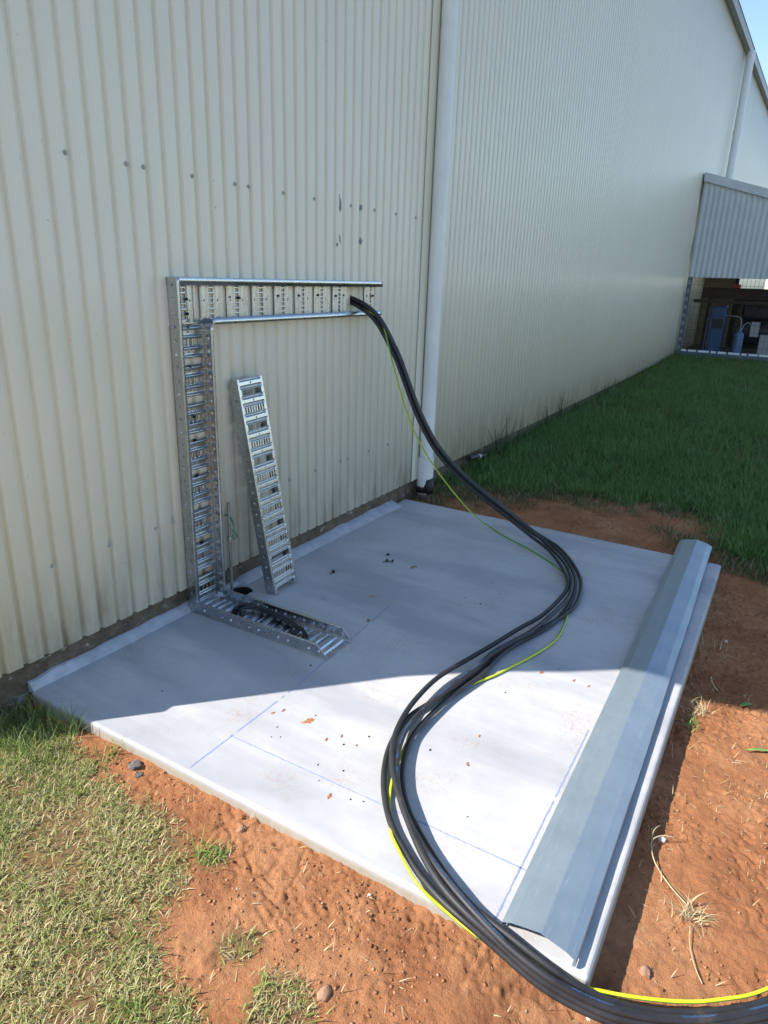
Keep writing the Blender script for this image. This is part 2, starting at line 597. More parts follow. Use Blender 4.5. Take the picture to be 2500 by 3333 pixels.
DRY = [(-0.03, 0.05), (-0.05, -0.30), (-0.09, -0.50), (-0.12, -0.70), (-0.13, -0.90), (-0.19, -1.05), (-0.29, -1.15),
       (-0.42, -1.21), (-0.46, -1.28), (-0.53, -1.45), (-0.58, -1.8), (-1.2, -2.6), (-6, -4), (-6, 0.05)]
LAWN = [(3.20, 1.0), (3.22, 0.0), (3.42, -0.25), (3.60, -0.55), (3.85, -0.95), (3.98, -1.35), (3.92, -1.66), (3.80, -1.92), (3.40, -2.10),
        (3.16, -2.28), (3.02, -2.6), (2.7, -3.4), (3, -30), (60, -30), (60, 1.0)]

def grass_mask(x, y):
    n = (fbm(x * 7, y * 7, 3, 5) - 0.5)
    a = sstep(-0.03, 0.06, poly_dist(x, y, DRY) + n * 0.16)
    for cx, cy, r in ((-0.42, -1.57, 0.07), (-0.27, -1.02, 0.06), (-0.18, -1.13, 0.035), (-0.35, -1.36, 0.05)):
        a = np.maximum(a, sstep(-0.03, 0.03, r - np.hypot(x - cx, y - cy) + n * 0.08))
    b = sstep(-0.12, 0.22, poly_dist(x, y, LAWN) + n * 0.5)
    return a, b

def ground_z(x, y, fine=True):
    x = np.asarray(x, float); y = np.asarray(y, float)
    far = -0.035 + np.clip(x - 2.9, 0, 13.5) * 0.0145
    left = -0.048 + 0.0 * x
    near = -0.095
    wl_ = sstep(0.35, -0.25, x)
    wn_ = sstep(-1.85, -2.22, y) * sstep(3.4, 2.6, x)
    z = far * (1 - wl_) + left * wl_
    z = z * (1 - wn_) + near * wn_
    # hollow at the building corner and behind the slab
    z = z - 0.035 * np.exp(-((x + 0.1) ** 2 + (y + 0.12) ** 2) / 0.02)
    z = z + 0.030 * (fbm(x * 1.9, y * 1.9, 3, 11) - 0.5) * sstep(0, 0.3, np.maximum(np.abs(x - 1.49) - 1.49, np.abs(y + 1.1) - 1.06))
    # spoil heap beyond the far edge
    z = z + 0.045 * np.exp(-(((x - 3.55) / 0.35) ** 2 + ((y + 1.75) / 0.5) ** 2))
    if fine:
        a, b = grass_mask(x, y)
        soil = 1 - 0.6 * np.maximum(a, b)
        cl = fbm(x * 16, y * 16, 4, 21, 0.6)
        rid = 1 - np.abs(fbm(x * 22 + 3 * fbm(x * 6, y * 6, 2, 33), y * 22, 3, 34, 0.55) * 2 - 1)
        rough_ = 0.35 + 1.1 * sstep(0.35, 0.65, fbm(x * 3.1, y * 3.1, 2, 36))
        z = z + soil * (0.016 * (cl - 0.5) + 0.6 * rough_ * (0.010 * (fbm(x * 75, y * 75, 3, 31, 0.65) - 0.5) - 0.010 * np.clip(rid - 0.86, 0, 1) / 0.14))
        lump = np.clip(vnoise(x * 42, y * 42, 51) - 0.72, 0, 1) * np.clip(vnoise(x * 9, y * 9, 52) - 0.35, 0, 1)
        z = z + soil * 0.07 * lump
        for cx, cy, an in ((1.42, -2.40, 0.5), (1.05, -2.47, 0.9), (-0.22, -1.42, -0.6), (-0.12, -1.75, 0.2)):
            u = (x - cx) * math.cos(an) + (y - cy) * math.sin(an)
            v = -(x - cx) * math.sin(an) + (y - cy) * math.cos(an)
            m_ = sstep(0.135, 0.115, np.abs(u)) * sstep(0.050, 0.040, np.abs(v) + 0.01 * np.sin(u * 22))
            bars = sstep(-0.2, 0.3, np.sin(u * 2 * np.pi / 0.026 + 3 * np.sign(v) * np.abs(v) * 20)) * sstep(0.003, 0.006, np.abs(v))
            z = z - soil * m_ * (0.001 + 0.0030 * bars)
    ins = (x > 0.012) & (x < SL - 0.012) & (y > -SD + 0.012) & (y < 0.05)
    return np.where(ins, -0.22, z)

# ------------------------------------------------------------------ ground
def axis(dense, step, lo, hi, grow=1.12):
    a, b = dense
    core = list(np.arange(a, b + step * 0.5, step))
    s, x = step, core[-1]
    up = []
    while x < hi:
        s *= grow
        x += s
        up.append(x)
    s, x = step, core[0]
    dn = []
    while x > lo:
        s *= grow
        x -= s
        dn.append(x)
    return np.array(dn[::-1] + core + up)

gx = axis((-0.85, 3.5), 0.0058, -400, 400)
gy = axis((-2.75, 0.06), 0.0058, -400, 400)
GX, GY = np.meshgrid(gx, gy, indexing='ij')
GZ = ground_z(GX, GY)
nx, ny = GX.shape
idx = np.arange(nx * ny).reshape(nx, ny)
q = np.stack([idx[:-1, :-1], idx[1:, :-1], idx[1:, 1:], idx[:-1, 1:]], -1).reshape(-1, 4)
gme = np_mesh('ground', np.stack([GX, GY, GZ], -1).reshape(-1, 3), q)
ga, gb = grass_mask(GX, GY)
at_ = gme.attributes.new('grass', 'FLOAT', 'POINT')
far_left = ((GX < -1.0) | (GY < -3.1))
at_.data.foreach_set('value', np.maximum(np.maximum(ga, gb), far_left * 1.0).astype(np.float32).ravel())
at2 = gme.attributes.new('lawn', 'FLOAT', 'POINT')
at2.data.foreach_set('value', np.maximum(gb, far_left * 0.40).astype(np.float32).ravel())
ground = link('ground', gme, M['soil'], None, True)
props(ground, 'bare red soil around the concrete slab, rising into grass', 'ground', kind='structure')

# ------------------------------------------------------------------ grass
def blades(n, xy, zfun, length, width, lean, curl, seed=1):
    r = np.random.default_rng(seed)
    x, y = xy[:, 0], xy[:, 1]
    z = zfun(x, y)
    az = r.uniform(0, 2 * np.pi, n)
    L = length * r.uniform(0.5, 1.3, n)
    W = width * r.uniform(0.6, 1.3, n)
    th = lean * np.abs(r.normal(0.6, 0.45, n))
    cu = curl * r.uniform(0.2, 1.3, n)
    side = az + np.pi / 2 + r.normal(0, 0.5, n)
    SEG = 4
    pos = np.stack([x, y, z - 0.004], -1)
    V = np.zeros((n, (SEG + 1) * 2, 3))
    for k in range(SEG + 1):
        w = W * (1 - (k / SEG) ** 1.6 * 0.92) * 0.5
        off = np.stack([np.cos(side) * w, np.sin(side) * w, np.zeros(n)], -1)
        V[:, 2 * k] = pos - off
        V[:, 2 * k + 1] = pos + off
        a = np.clip(th + cu * k / SEG, 0, 2.3)
        stp = L / SEG
        pos = pos + np.stack([np.sin(a) * np.cos(az) * stp, np.sin(a) * np.sin(az) * stp, np.cos(a) * stp], -1)
    base = (np.arange(n) * (SEG + 1) * 2)[:, None, None]
    qd = np.array([[2 * k, 2 * k + 1, 2 * k + 3, 2 * k + 2] for k in range(SEG)])[None]
    return V.reshape(-1, 3), (base + qd).reshape(-1, 4)

def scatter(n, x0, x1, y0, y1, dens, seed):
    r = np.random.default_rng(seed)
    out = []
    have = 0
    while have < n:
        m = n * 3
        x = r.uniform(x0, x1, m)
        y = r.uniform(y0, y1, m)
        k = r.uniform(0, 1, m) < dens(x, y)
        p = np.stack([x[k], y[k]], -1)
        out.append(p)
        have += len(p)
    return np.concatenate(out)[:n]

def clump(x, y, s, seed):
    return sstep(0.32, 0.62, fbm(x * s, y * s, 3, seed))

def zb(x, y):
    return ground_z(x, y, True)

# foreground sunlit buffalo grass: matted dry runners, then green blades standing over them
pts = scatter(44000, -1.0, 0.05, -1.75, 0.02, lambda x, y: grass_mask(x, y)[0] * (0.30 + 0.70 * clump(x, y, 9, 61)), 3)
V1, Q1 = blades(len(pts), pts, zb, 0.033, 0.0034, 1.3, 1.7, 5)
g1 = link('dry_grass', np_mesh('dry_grass', V1, Q1), M['lawn_dry'])
props(g1, 'matted yellow and straw coloured sunlit grass at the lower left', 'grass', kind='stuff')
pts = scatter(7000, -1.0, 0.05, -1.75, 0.02, lambda x, y: grass_mask(x, y)[0] * (0.02 + clump(x, y, 6, 71) ** 2), 13)
V1, Q1 = blades(len(pts), pts, zb, 0.042, 0.0038, 0.85, 1.4, 15)
g1 = link('green_grass', np_mesh('green_grass', V1, Q1), M['lawn_fresh'])
props(g1, 'short bright green blades standing in the sunlit straw at the lower left', 'grass', kind='stuff')
pts = scatter(420, -0.32, 0.04, -0.34, -0.02, lambda x, y: (x < -0.015) * (0.1 + clump(x, y, 10, 75)), 14)
V1, Q1 = blades(len(pts), pts, zb, 0.105, 0.0042, 0.5, 0.9, 16)
g1 = link('tall_grass', np_mesh('tall_grass', V1, Q1), M['lawn_fresh'])
props(g1, 'taller green grass at the slab corner under the wall', 'grass', kind='stuff')
# loose straw lying on the soil
pts = scatter(950, -0.6, 3.0, -2.75, -0.3, lambda x, y: 1.0 * (((x < -0.01) | (y < -SD - 0.01))) * clump(x, y, 5, 81), 23)
V1, Q1 = blades(len(pts), pts, lambda x, y: zb(x, y) + 0.006, 0.034, 0.0026, 1.9, 0.25, 25)
g1 = link('loose_straw', np_mesh('loose_straw', V1, Q1), M['straw'])
props(g1, 'scattered straw bits lying on the red soil around the slab', 'straw', kind='stuff')

# shaded lawn on the right
def lawn_d(x, y):
    return lawn_base(x, y) * (0.35 + 0.65 * clump(x, y, 1.1, 93))
def lawn_base(x, y):
    return grass_mask(x, y)[1] * np.clip(1.4 / np.maximum(1.0, (x - 2.2)) ** 0.9, 0.12, 1)
pts = scatter(120000, 3.0, 15.2, -3.6, 0.0, lambda x, y: lawn_d(x, y) * (0.45 + 0.55 * clump(x, y, 3, 91)), 33)
V1, Q1 = blades(len(pts), pts, zb, 0.095, 0.0060, 0.6, 0.9, 35)
g1 = link('lawn', np_mesh('lawn', V1, Q1), M['lawn_green'])
props(g1, 'dark green lawn in the shade of the wall at right', 'grass', kind='stuff')
pts = scatter(12000, 2.99, 4.8, -2.8, 0.0, lambda x, y: np.clip(1 - np.abs(poly_dist(x, y, LAWN) + 0.02) / 0.42, 0, 1) * (0.1 + clump(x, y, 6, 95)), 43)
V1, Q1 = blades(len(pts), pts, zb, 0.060, 0.005, 1.0, 1.0, 45)
g1 = link('lawn_fringe', np_mesh('lawn_fringe', V1, Q1), M['lawn_fringe'])
props(g1, 'thin brownish grass at the lawn edge beside the red soil', 'grass', kind='stuff')

# ------------------------------------------------------------------ warehouse
BX0, BX1 = -0.322, 46.0
PITCH, PH = 0.0845, 0.0825
ZB = 0.1165
def eave(x):
    return 6.50 + 0.052 * (x - 14.6)

wh = empty('warehouse', (BX0, 0, 0), 'long off-white ribbed steel shed wall with gutter and downpipes', 'warehouse')
# ribbed sheet: wide crests towards the viewer, narrow valleys
DEP = 0.015
prof = []
k0 = int((BX0 - PH) / PITCH)
for k in range(k0, int((BX1 - PH) / PITCH) + 1):
    c0 = PH + k * PITCH
    for dx, y in ((-0.0150, -DEP), (-0.0134, -DEP + 0.0006), (-0.0082, -0.0008), (-0.0070, 0.0), (0.0070, 0.0), (0.0082, -0.0008), (0.0134, -DEP + 0.0006), (0.0150, -DEP)):
        x = c0 + dx
        if BX0 <= x <= BX1:
            prof.append((x, y))
prof = [(BX0, -DEP)] + prof
prof = np.array(prof)
zs = np.array([0.0, 0.25, 0.5, 0.75, 1.0])
n = len(prof)
ev = np.array([eave(x) for x in prof[:, 0]]) - 0.02
V = np.stack([np.stack([prof[:, 0], prof[:, 1], ZB + (ev - ZB) * s_], -1) for s_ in zs], 0)
ii = np.arange(len(zs) * n).reshape(len(zs), n)
Q = np.stack([ii[:-1, :-1], ii[:-1, 1:], ii[1:, 1:], ii[1:, :-1]], -1).reshape(-1, 4)
wme = np_mesh('wall_sheeting', V.reshape(-1, 3), Q)
wso = link('wall_sheeting', wme, M['wall'], wh)
so = wso.modifiers.new('solid', 'SOLIDIFY')
so.thickness = 0.0012
so.offset = 1
mb = MB()
mb.box(BX0, BX1, 0.012, 0.25, -0.4, 0.30)
mb.build('footing', M['foot'], wh)
# end wall and roof close the building so that it throws its shadow
mb = MB()
mb.add([(BX0, 0.0, -0.1), (BX0, 0.0, eave(BX0)), (BX0, 12, eave(BX0) + 1.7), (BX0, 24, eave(BX0)), (BX0, 24, -0.1)], [(0, 1, 2, 3, 4)])
mb.build('end_wall', M['wall'], wh)
mb = MB()
e0, e1 = eave(BX0), eave(BX1)
mb.add([(BX0 - 0.02, -0.10, e0 + 0.08), (BX1, -0.10, e1 + 0.08), (BX1, 12, e1 + 1.75), (BX0 - 0.02, 12, e0 + 1.75), (BX1, 24, e1), (BX0 - 0.02, 24, e0)],
       [(0, 1, 2, 3), (3, 2, 4, 5)])
mb.build('roof', M['roofsheet'], wh)
# eaves gutter: an open trough
mb = MB()
gp = [(-0.003, 0.02), (-0.003, -0.10), (-0.13, -0.10), (-0.15, 0.03), (-0.16, 0.03), (-0.16, 0.04), (-0.145, 0.04), (-0.126, -0.095), (-0.008, -0.095), (-0.008, 0.02)]
n = len(gp)
vs = [(BX0 - 0.03, y, eave(BX0) + z) for y, z in gp] + [(BX1, y, eave(BX1) + z) for y, z in gp]
mb.add(vs, [(i, n + i, n + (i + 1) % n, (i + 1) % n) for i in range(n)])
mb.build('gutter', M['gutter'], wh)
# unseen block and sloped fin at the building corner, added to shape its shadow
mb = MB()
mb.box(BX0 - 0.050, BX0 - 0.001, -0.006, 0.20, -0.2, 0.67)
mb.build('corner_shadow_block', M['wall'], wh)
mb = MB()
fpx = [(-0.3225, 1.38), (-0.416, 1.86), (-0.514, 2.16), (-0.575, 2.42), (-0.72, 2.58), (-0.95, 2.95), (-1.25, 3.6), (-1.25, 5.5), (-0.3225, 5.5)]  # added outline, bends the shadow edge on slab and soil
n = len(fpx)
mb.add([(x, 0.0, z) for x, z in fpx] + [(x, 0.04, z) for x, z in fpx], [tuple(range(n)), tuple(range(2 * n - 1, n - 1, -1))] + [(i, (i + 1) % n, n + (i + 1) % n, n + i) for i in range(n)])
mb.build('end_shadow_fin', M['wall'], wh)

# flat closer strip beside the downpipe
mb = MB()
mb.box(3.04, 3.135, -0.0205, -0.0175, 0.118, 6.0)
mb.build('closer_strip', M['wall'], wh)
# white pvc downpipe with socket, bracket and taped foot
DPX, DPY, DPR = 3.165, -0.070, 0.051
mb = MB()
mb.revolve((DPX, DPY, 0), [(DPR, 0.20), (DPR, 1.5), (DPR, 3.0), (DPR, eave(DPX) - 0.10)], 40)
dp = mb.build('downpipe', M['pvc'], wh, True)
mb = MB()
mb.revolve((DPX, DPY, 0), [(DPR + 0.009, -0.08), (DPR + 0.009, 0.285), (DPR + 0.010, 0.295), (DPR + 0.005, 0.295), (DPR + 0.004, 0.22), (DPR + 0.001, 0.21)], 40, False)
so_ = mb.build('socket', M['pvc'], dp, True)
mb = MB()
mb.revolve((DPX, DPY, 0), [(DPR + 0.0005, 0.435), (DPR + 0.004, 0.436), (DPR + 0.004, 0.470), (DPR + 0.0005, 0.471)], 40, False)
mb.box(DPX - DPR - 0.055, DPX - DPR + 0.004, -0.026, -0.018, 0.437, 0.469)
mb.box(DPX + DPR - 0.004, DPX + DPR + 0.05, -0.026, -0.018, 0.437, 0.469)
mb.build('bracket', M['pvc'], dp, True)
# torn black wrap at the foot
nA = 40
vs, fs = [], []
for i in range(nA + 1):
    th = math.radians(125) + math.radians(190) * i / nA
    r_ = DPR + 0.0125 + 0.002 * math.sin(i * 1.7)
    top = 0.062 + 0.055 * float(sstep(nA * 0.40, nA * 0.50, np.array(float(i)))) + 0.005 * math.sin(i * 2.3) + 0.02 * (i / nA)
    bot = 0.020 - 0.035 * float(sstep(nA * 0.50, nA * 0.60, np.array(float(i)))) + 0.005 * math.sin(i * 3.1)
    vs += [(DPX + r_ * math.cos(th), DPY + r_ * math.sin(th), bot), (DPX + r_ * math.cos(th), DPY + r_ * math.sin(th), top)]
for i in range(nA):
    fs.append((2 * i, 2 * i + 2, 2 * i + 3, 2 * i + 1))
mb = MB()
mb.add(vs, fs)
o = mb.build('foot_wrap', M['black_tape'], dp, True)
sm = o.modifiers.new('solid', 'SOLIDIFY')
sm.thickness = 0.004
mb = MB()
mb.revolve((DPX, DPY, 0), [(DPR + 0.026, -0.12), (DPR + 0.020, -0.03), (DPR + 0.012, 0.010), (DPR + 0.0095, 0.014)], 30, False)
mb.build('concrete_collar', M['foot'], dp, True)
# far downpipe
mb = MB()
mb.revolve((18.05, -0.16, 0), [(0.085, 3.0), (0.085, 4.9)], 20)
mb.revolve((18.05, -0.16, 0), [(0.095, 4.9), (0.095, 5.0)], 20)
mb.revolve((18.05, -0.16, 0), [(0.085, 5.0), (0.085, eave(18.05) - 0.12)], 20)
mb.build('downpipe', M['pvc'], wh, True)

# wall screws (hex head on a washer)
def hexscrew(c, axis_, r=0.0065, h=0.006, washer=True):
    m_ = MB()
    c = Vector(c); a = Vector(axis_).normalized()
    if washer:
        m_.cyl(c, c + a * 0.0018, r * 1.75, 18)
        c = c + a * 0.0018
    m_.cyl(c, c + a * h, r, 6)
    return m_
first = None
for z, xs in ((1.918, [0.405, 0.659, 0.739, 0.99, 1.245, 1.335, 1.584, 1.835, 2.177, 2.427, 2.679, 2.938]),
              (0.470, [0.154, 0.413, 0.656, 0.752, 1.602, 1.841, 2.10, 2.182, 2.428, 2.673])):
    for x in xs:
        if first is None:
            first = hexscrew((0, 0, 0), (0, -1, 0), 0.0055, 0.006).build('screw', M['wallscrew'])
            o = first
            o.parent = wh
        else:
            o = first.copy()
            COL.objects.link(o)
            o.parent = wh
        o.location = (x - BX0, -DEP - 0.0012, z)
# scraped patches
def blob(cx, cz, rx, rz, seed, y=-DEP - 0.0020):
    r_ = random.Random(seed)
    n_ = 18
    vs = [(cx, y, cz)]
    for i in range(n_):
        th = 2 * math.pi * i / n_
        k = 1 + r_.uniform(-0.35, 0.3)
        vs.append((cx + rx * k * math.cos(th), y, cz + rz * k * math.sin(th)))
    return vs, [(0, 1 + i, 1 + (i + 1) % n_) for i in range(n_)]
for cx, cz, rx, rz, sd in ((2.278, 1.918, 0.017, 0.015, 1), (2.282, 1.742, 0.015, 0.017, 2), (2.073, 1.912, 0.010, 0.034, 3), (2.066, 1.950, 0.003, 0.016, 7), (2.072, 1.740, 0.006, 0.022, 4), (2.045, 1.708, 0.008, 0.010, 5)):
    mb = MB()
    mb.add(*blob(cx, cz, rx, rz, sd))
    o = mb.build('scrape', M['scrape'], wh)
    sm = o.modifiers.new('solid', 'SOLIDIFY'); sm.thickness = 0.0008; sm.offset = 1

# ------------------------------------------------------------------ concrete slab
slab = None
def make_slab():
    bm = bmesh.new()
    N_ = 24
    bmesh.ops.create_cube(bm, size=1.0)
    bmesh.ops.scale(bm, vec=(SL, SD - 0.008, 0.26), verts=bm.verts)
    bmesh.ops.translate(bm, vec=(SL / 2, -0.008 - (SD - 0.008) / 2, -0.13), verts=bm.verts)
    me = bpy.data.meshes.new('concrete_slab')
    bm.to_mesh(me); bm.free()
    o = bpy.data.objects.new('concrete_slab', me)
    COL.objects.link(o)
    # rough hole at the wall
    cm = bmesh.new()
    bmesh.ops.create_cone(cm, cap_ends=True, segments=22, radius1=0.052, radius2=0.062, depth=0.30)
    rr = random.Random(4)
    for vtx in cm.verts:
        vtx.co.x *= 0.95 + rr.uniform(-0.12, 0.12)
        vtx.co.y *= 1.0 + rr.uniform(-0.12, 0.12)
        vtx.co += Vector((1.118, -0.075, -0.05))
    cme = bpy.data.meshes.new('tmp'); cm.to_mesh(cme); cm.free()
    co_ = bpy.data.objects.new('tmp', cme)
    COL.objects.link(co_)
    bv = o.modifiers.new('bevel', 'BEVEL'); bv.width = 0.011; bv.segments = 3; bv.limit_method = 'ANGLE'
    bo = o.modifiers.new('hole', 'BOOLEAN'); bo.operation = 'DIFFERENCE'; bo.object = co_; bo.solver = 'EXACT'
    dg = bpy.context.evaluated_depsgraph_get()
    dg.update()
    new = bpy.data.meshes.new_from_object(o.evaluated_get(dg))
    o.modifiers.clear()
    o.data = new
    bpy.data.objects.remove(co_)
    new.materials.clear()
    new.materials.append(M['conc'])
    return o
slab = make_slab()
props(slab, 'new pale concrete slab with blue chalk lines, half sunlit and half in shade', 'concrete slab')
# near-black lining set inside the rough hole
mb = MB()
mb.revolve((1.118, -0.075, 0), [(0.0545, -0.004), (0.050, -0.03), (0.044, -0.09), (0.02, -0.11), (0.001, -0.112)], 22, False)
mb.build('hole_lining', M['dark'], slab, True)
# mortar fillet along the wall
vs, fs = [], []
NF = 120
for i in range(NF + 1):
    x = 0.004 + (2.80 - 0.004) * i / NF
    w = 0.026 + 0.017 * x + 0.006 * (fbm(np.array([x * 6.0]), np.array([3.1]), 3, 77)[0] - 0.5) * 2
    h = 0.036 + 0.012 * (fbm(np.array([x * 8.0]), np.array([7.7]), 3, 78)[0] - 0.5) * 2
    if 1.05 < x < 1.19:
        w *= 0.30
        h *= 0.6
    if x > 2.6:
        w *= 1.15
    fs_y = [(0.010, -0.01), (0.010, h), (-0.004, h - 0.003), (-w * 0.55, 0.016), (-w, 0.0015), (-w, -0.01)]
    vs += [(x, yy, zz) for yy, zz in fs_y]
k = 6
for i in range(NF):
    for j in range(k - 1):
        fs.append((i * k + j, (i + 1) * k + j, (i + 1) * k + j + 1, i * k + j + 1))
fs += [tuple(range(k)), tuple(range(NF * k + k - 1, NF * k - 1, -1))]
mb = MB(); mb.add(vs, fs)
mb.build('mortar_fillet', M['mortar'], slab, True)
# chalk lines: dusty strips a few millimetres wide with broken edges
def chalk(p, q, w, mat, seed, keep=0.93):
    r_ = random.Random(seed)
    p, q = Vector((p[0], p[1], 0)), Vector((q[0], q[1], 0))
    d = q - p; L = d.length; d.normalize(); nrm = Vector((-d.y, d.x, 0))
    N_ = int(L / 0.02)
    m_ = MB()
    for i in range(N_):
        if r_.random() > keep:
            continue
        a = p + d * (L * i / N_); b = p + d * (L * (i + 1.0) / N_)
        w0 = w * r_.uniform(0.5, 1.15); w1 = w * r_.uniform(0.5, 1.15)
        j = nrm * r_.uniform(-0.0007, 0.0007)
        z = Vector((0, 0, 0.0009))
        m_.add([a - nrm * w0 / 2 + j + z, a + nrm * w0 / 2 + j + z, b + nrm * w1 / 2 + j + z, b - nrm * w1 / 2 + j + z], [(3, 2, 1, 0)])
    return m_.build('chalk_line', mat, slab)
chalk((0.02, -0.838), (0.55, -0.842), 0.0052, M['chalk'], 1)
chalk((0.55, -0.842), (1.45, -0.790), 0.0055, M['chalk_faint'], 2, 0.8)
chalk((1.60, -0.800), (2.25, -0.83), 0.005, M['chalk_faint'], 3, 0.55)
chalk((0.215, -0.833), (0.222, -1.925), 0.0042, M['chalk'], 4, 0.985)
chalk((0.02, -1.909), (0.95, -1.905), 0.0052, M['chalk'], 5, 0.985)

# ------------------------------------------------------------------ cable trays
P_ = 0.167
TW, TD = 0.1924, 0.0562

def grid_sheet(L0, L1, W0, W1, dl, dv, hfun, hole):
    """surface in (l, v, h); returns verts and quads with holes left out"""
    nl = max(2, int(round((L1 - L0) / dl))); nv = max(2, int(round((W1 - W0) / dv)))
    l_ = np.linspace(L0, L1, nl + 1); v_ = np.linspace(W0, W1, nv + 1)
    Lg, Vg = np.meshgrid(l_, v_, indexing='ij')
    H = hfun(Lg, Vg)
    i_ = np.arange((nl + 1) * (nv + 1)).reshape(nl + 1, nv + 1)
    qd = np.stack([i_[:-1, :-1], i_[1:, :-1], i_[1:, 1:], i_[:-1, 1:]], -1)
    lc = (Lg[:-1, :-1] + Lg[1:, 1:]) / 2; vc = (Vg[:-1, :-1] + Vg[1:, 1:]) / 2
    keep = ~hole(lc, vc)
    return np.stack([Lg, Vg, H], -1).reshape(-1, 3), qd[keep].reshape(-1, 4)

def to_world(pts, O, U, Vv, N):
    O, U, Vv, N = (np.array(a, float) for a in (O, U, Vv, N))
    return O + pts[:, :1] * U + pts[:, 1:2] * Vv + pts[:, 2:3] * N

def tray_base(parent, name, frame, L0, L1, slot0, skip=(), mat=None, W=TW, slotn=8):
    def tt(l):
        return (l - slot0 + P_ / 2) % P_ - P_ / 2
    def ends(v, m):
        return sstep(m, m + 0.010, v) * sstep(W - m, W - m - 0.010, v)
    def h(l, v):
        t_ = np.abs(tt(l))
        e = ends(v, 0.012)
        rib = lambda c_, w_: np.where(np.abs(t_ - c_) < w_, np.cos((t_ - c_) / w_ * np.pi / 2) ** 1.2, 0)
        hh = 0.0105 * rib(0.0240, 0.0078) + 0.0120 * rib(0.0600, 0.0085)
        return 0.001 + hh * e
    def hole(l, v):
        t_ = tt(l); a = np.abs(t_)
        gap = (a > 0.0690) & (v > 0.022) & (v < W - 0.022)
        pv = (W - 0.036) / slotn
        u = ((v - 0.018) % pv)
        slot = (a < 0.0140) & (v > 0.018) & (v < W - 0.018) & (u > pv * 0.22) & (u < pv * 0.78)
        cut = np.zeros_like(l, bool)
        for s0, s1 in skip:
            cut |= (l > s0) & (l < s1)
        dot = (np.hypot(a - 0.042, v - W / 2) < 0.0032)
        return gap | slot | cut | dot
    p_, q_ = grid_sheet(L0, L1, 0.0, W, 0.0026, 0.0027, h, hole)
    o = link(name, np_mesh(name, to_world(p_, *frame), q_), mat or M['galv'], parent, True)
    sm = o.modifiers.new('solid', 'SOLIDIFY'); sm.thickness = 0.0011; sm.offset = 0
    return o

def tray_rail(parent, frame, L0, L1, at, inward, hole0, chamfer=(0, 0), lip=0.017, lipend=(0, 0)):
    """upright side of the tray with round holes and an inward lip; at = position across the width"""
    O, U, Vv, N = frame
    def h(l, v):
        s_ = ((l - hole0) / (P_ / 3) + 0.5) % 1.0
        dent = np.where(np.abs(s_) < 0.06, 0.0007, 0.0)
        return dent
    def hole(l, v):
        d_ = (l - hole0 + P_ / 6) % (P_ / 3) - P_ / 6
        r_ = np.hypot(d_, v - TD * 0.48) < 0.0062
        ch = (v > TD * 0.25) & ((l - L0 < chamfer[0] * (v / TD - 0.25)) | (L1 - l < chamfer[1] * (v / TD - 0.25)))
        return r_ | ch
    p_, q_ = grid_sheet(L0, L1, 0.0, TD, 0.0021, 0.0021, h, hole)
    # local axes: (l, height, offset)
    Pw = to_world(np.stack([p_[:, 0], np.full(len(p_), at) + inward * p_[:, 2], p_[:, 1]], -1), *frame)
    # lip
    l0, l1 = L0 + chamfer[0] * 0.75 + lipend[0], L1 - chamfer[1] * 0.75 - lipend[1]
    nl = max(2, int((l1 - l0) / 0.02))
    lv = []
    for i in range(nl + 1):
        l_ = l0 + (l1 - l0) * i / nl
        for a_, hgt in ((0, TD), (0.0006, TD + 0.0006), (lip - 0.0006, TD + 0.0006), (lip, TD - 0.005)):
            lv.append((l_, at + inward * a_, hgt))
    lw = to_world(np.array(lv), *frame)
    lq = []
    for i in range(nl):
        for j in range(3):
            lq.append((i * 4 + j, (i + 1) * 4 + j, (i + 1) * 4 + j + 1, i * 4 + j + 1))
    V_ = np.concatenate([Pw, lw]); Q_ = np.concatenate([q_, np.array(lq) + len(Pw)])
    o = link('side_rail', np_mesh('side_rail', V_, Q_), M['galv'], parent)
    sm = o.modifiers.new('solid', 'SOLIDIFY'); sm.thickness = 0.0011; sm.offset = 0
    return o

TX, ZT, X1 = 0.811, 1.5227, 2.446
YB = -0.0205
tray = empty('cable_tray', (TX, YB, 0), 'galvanised perforated cable tray fixed to the wall, down it and out along the slab', 'cable tray')
# run along the wall: l = x, v = z, n = -y
frH = ((0, YB, ZT - TW), (1, 0, 0), (0, 0, 1), (0, -1, 0))
hs_ = tray_base(tray, 'wall_section', frH, TX + 0.012, 2.432, 0.889, skip=((2.122, 2.310),), slotn=7)
tray_rail(hs_, frH, TX + 0.001, X1, TW, -1, 0.86, lip=0.030)
tray_rail(hs_, frH, TX + TW + 0.002, X1 - 0.004, 0.0, 1, 0.86, lip=0.026)
# drop down the wall: l = z, v = x, n = -y
frV = ((TX, YB - 0.0015, 0), (0, 0, 1), (1, 0, 0), (0, -1, 0))
vs_ = tray_base(tray, 'drop_section', frV, 0.004, ZT - TW - 0.002, 0.079 + 0.0835 + P_ * 0.5 + 0.008, slotn=6)
tray_rail(vs_, frV, 0.002, ZT, 0.0, 1, 1.325, lip=0.016)
tray_rail(vs_, frV, 0.030, ZT - TW - 0.003, TW, -1, 1.325, lip=0.014)
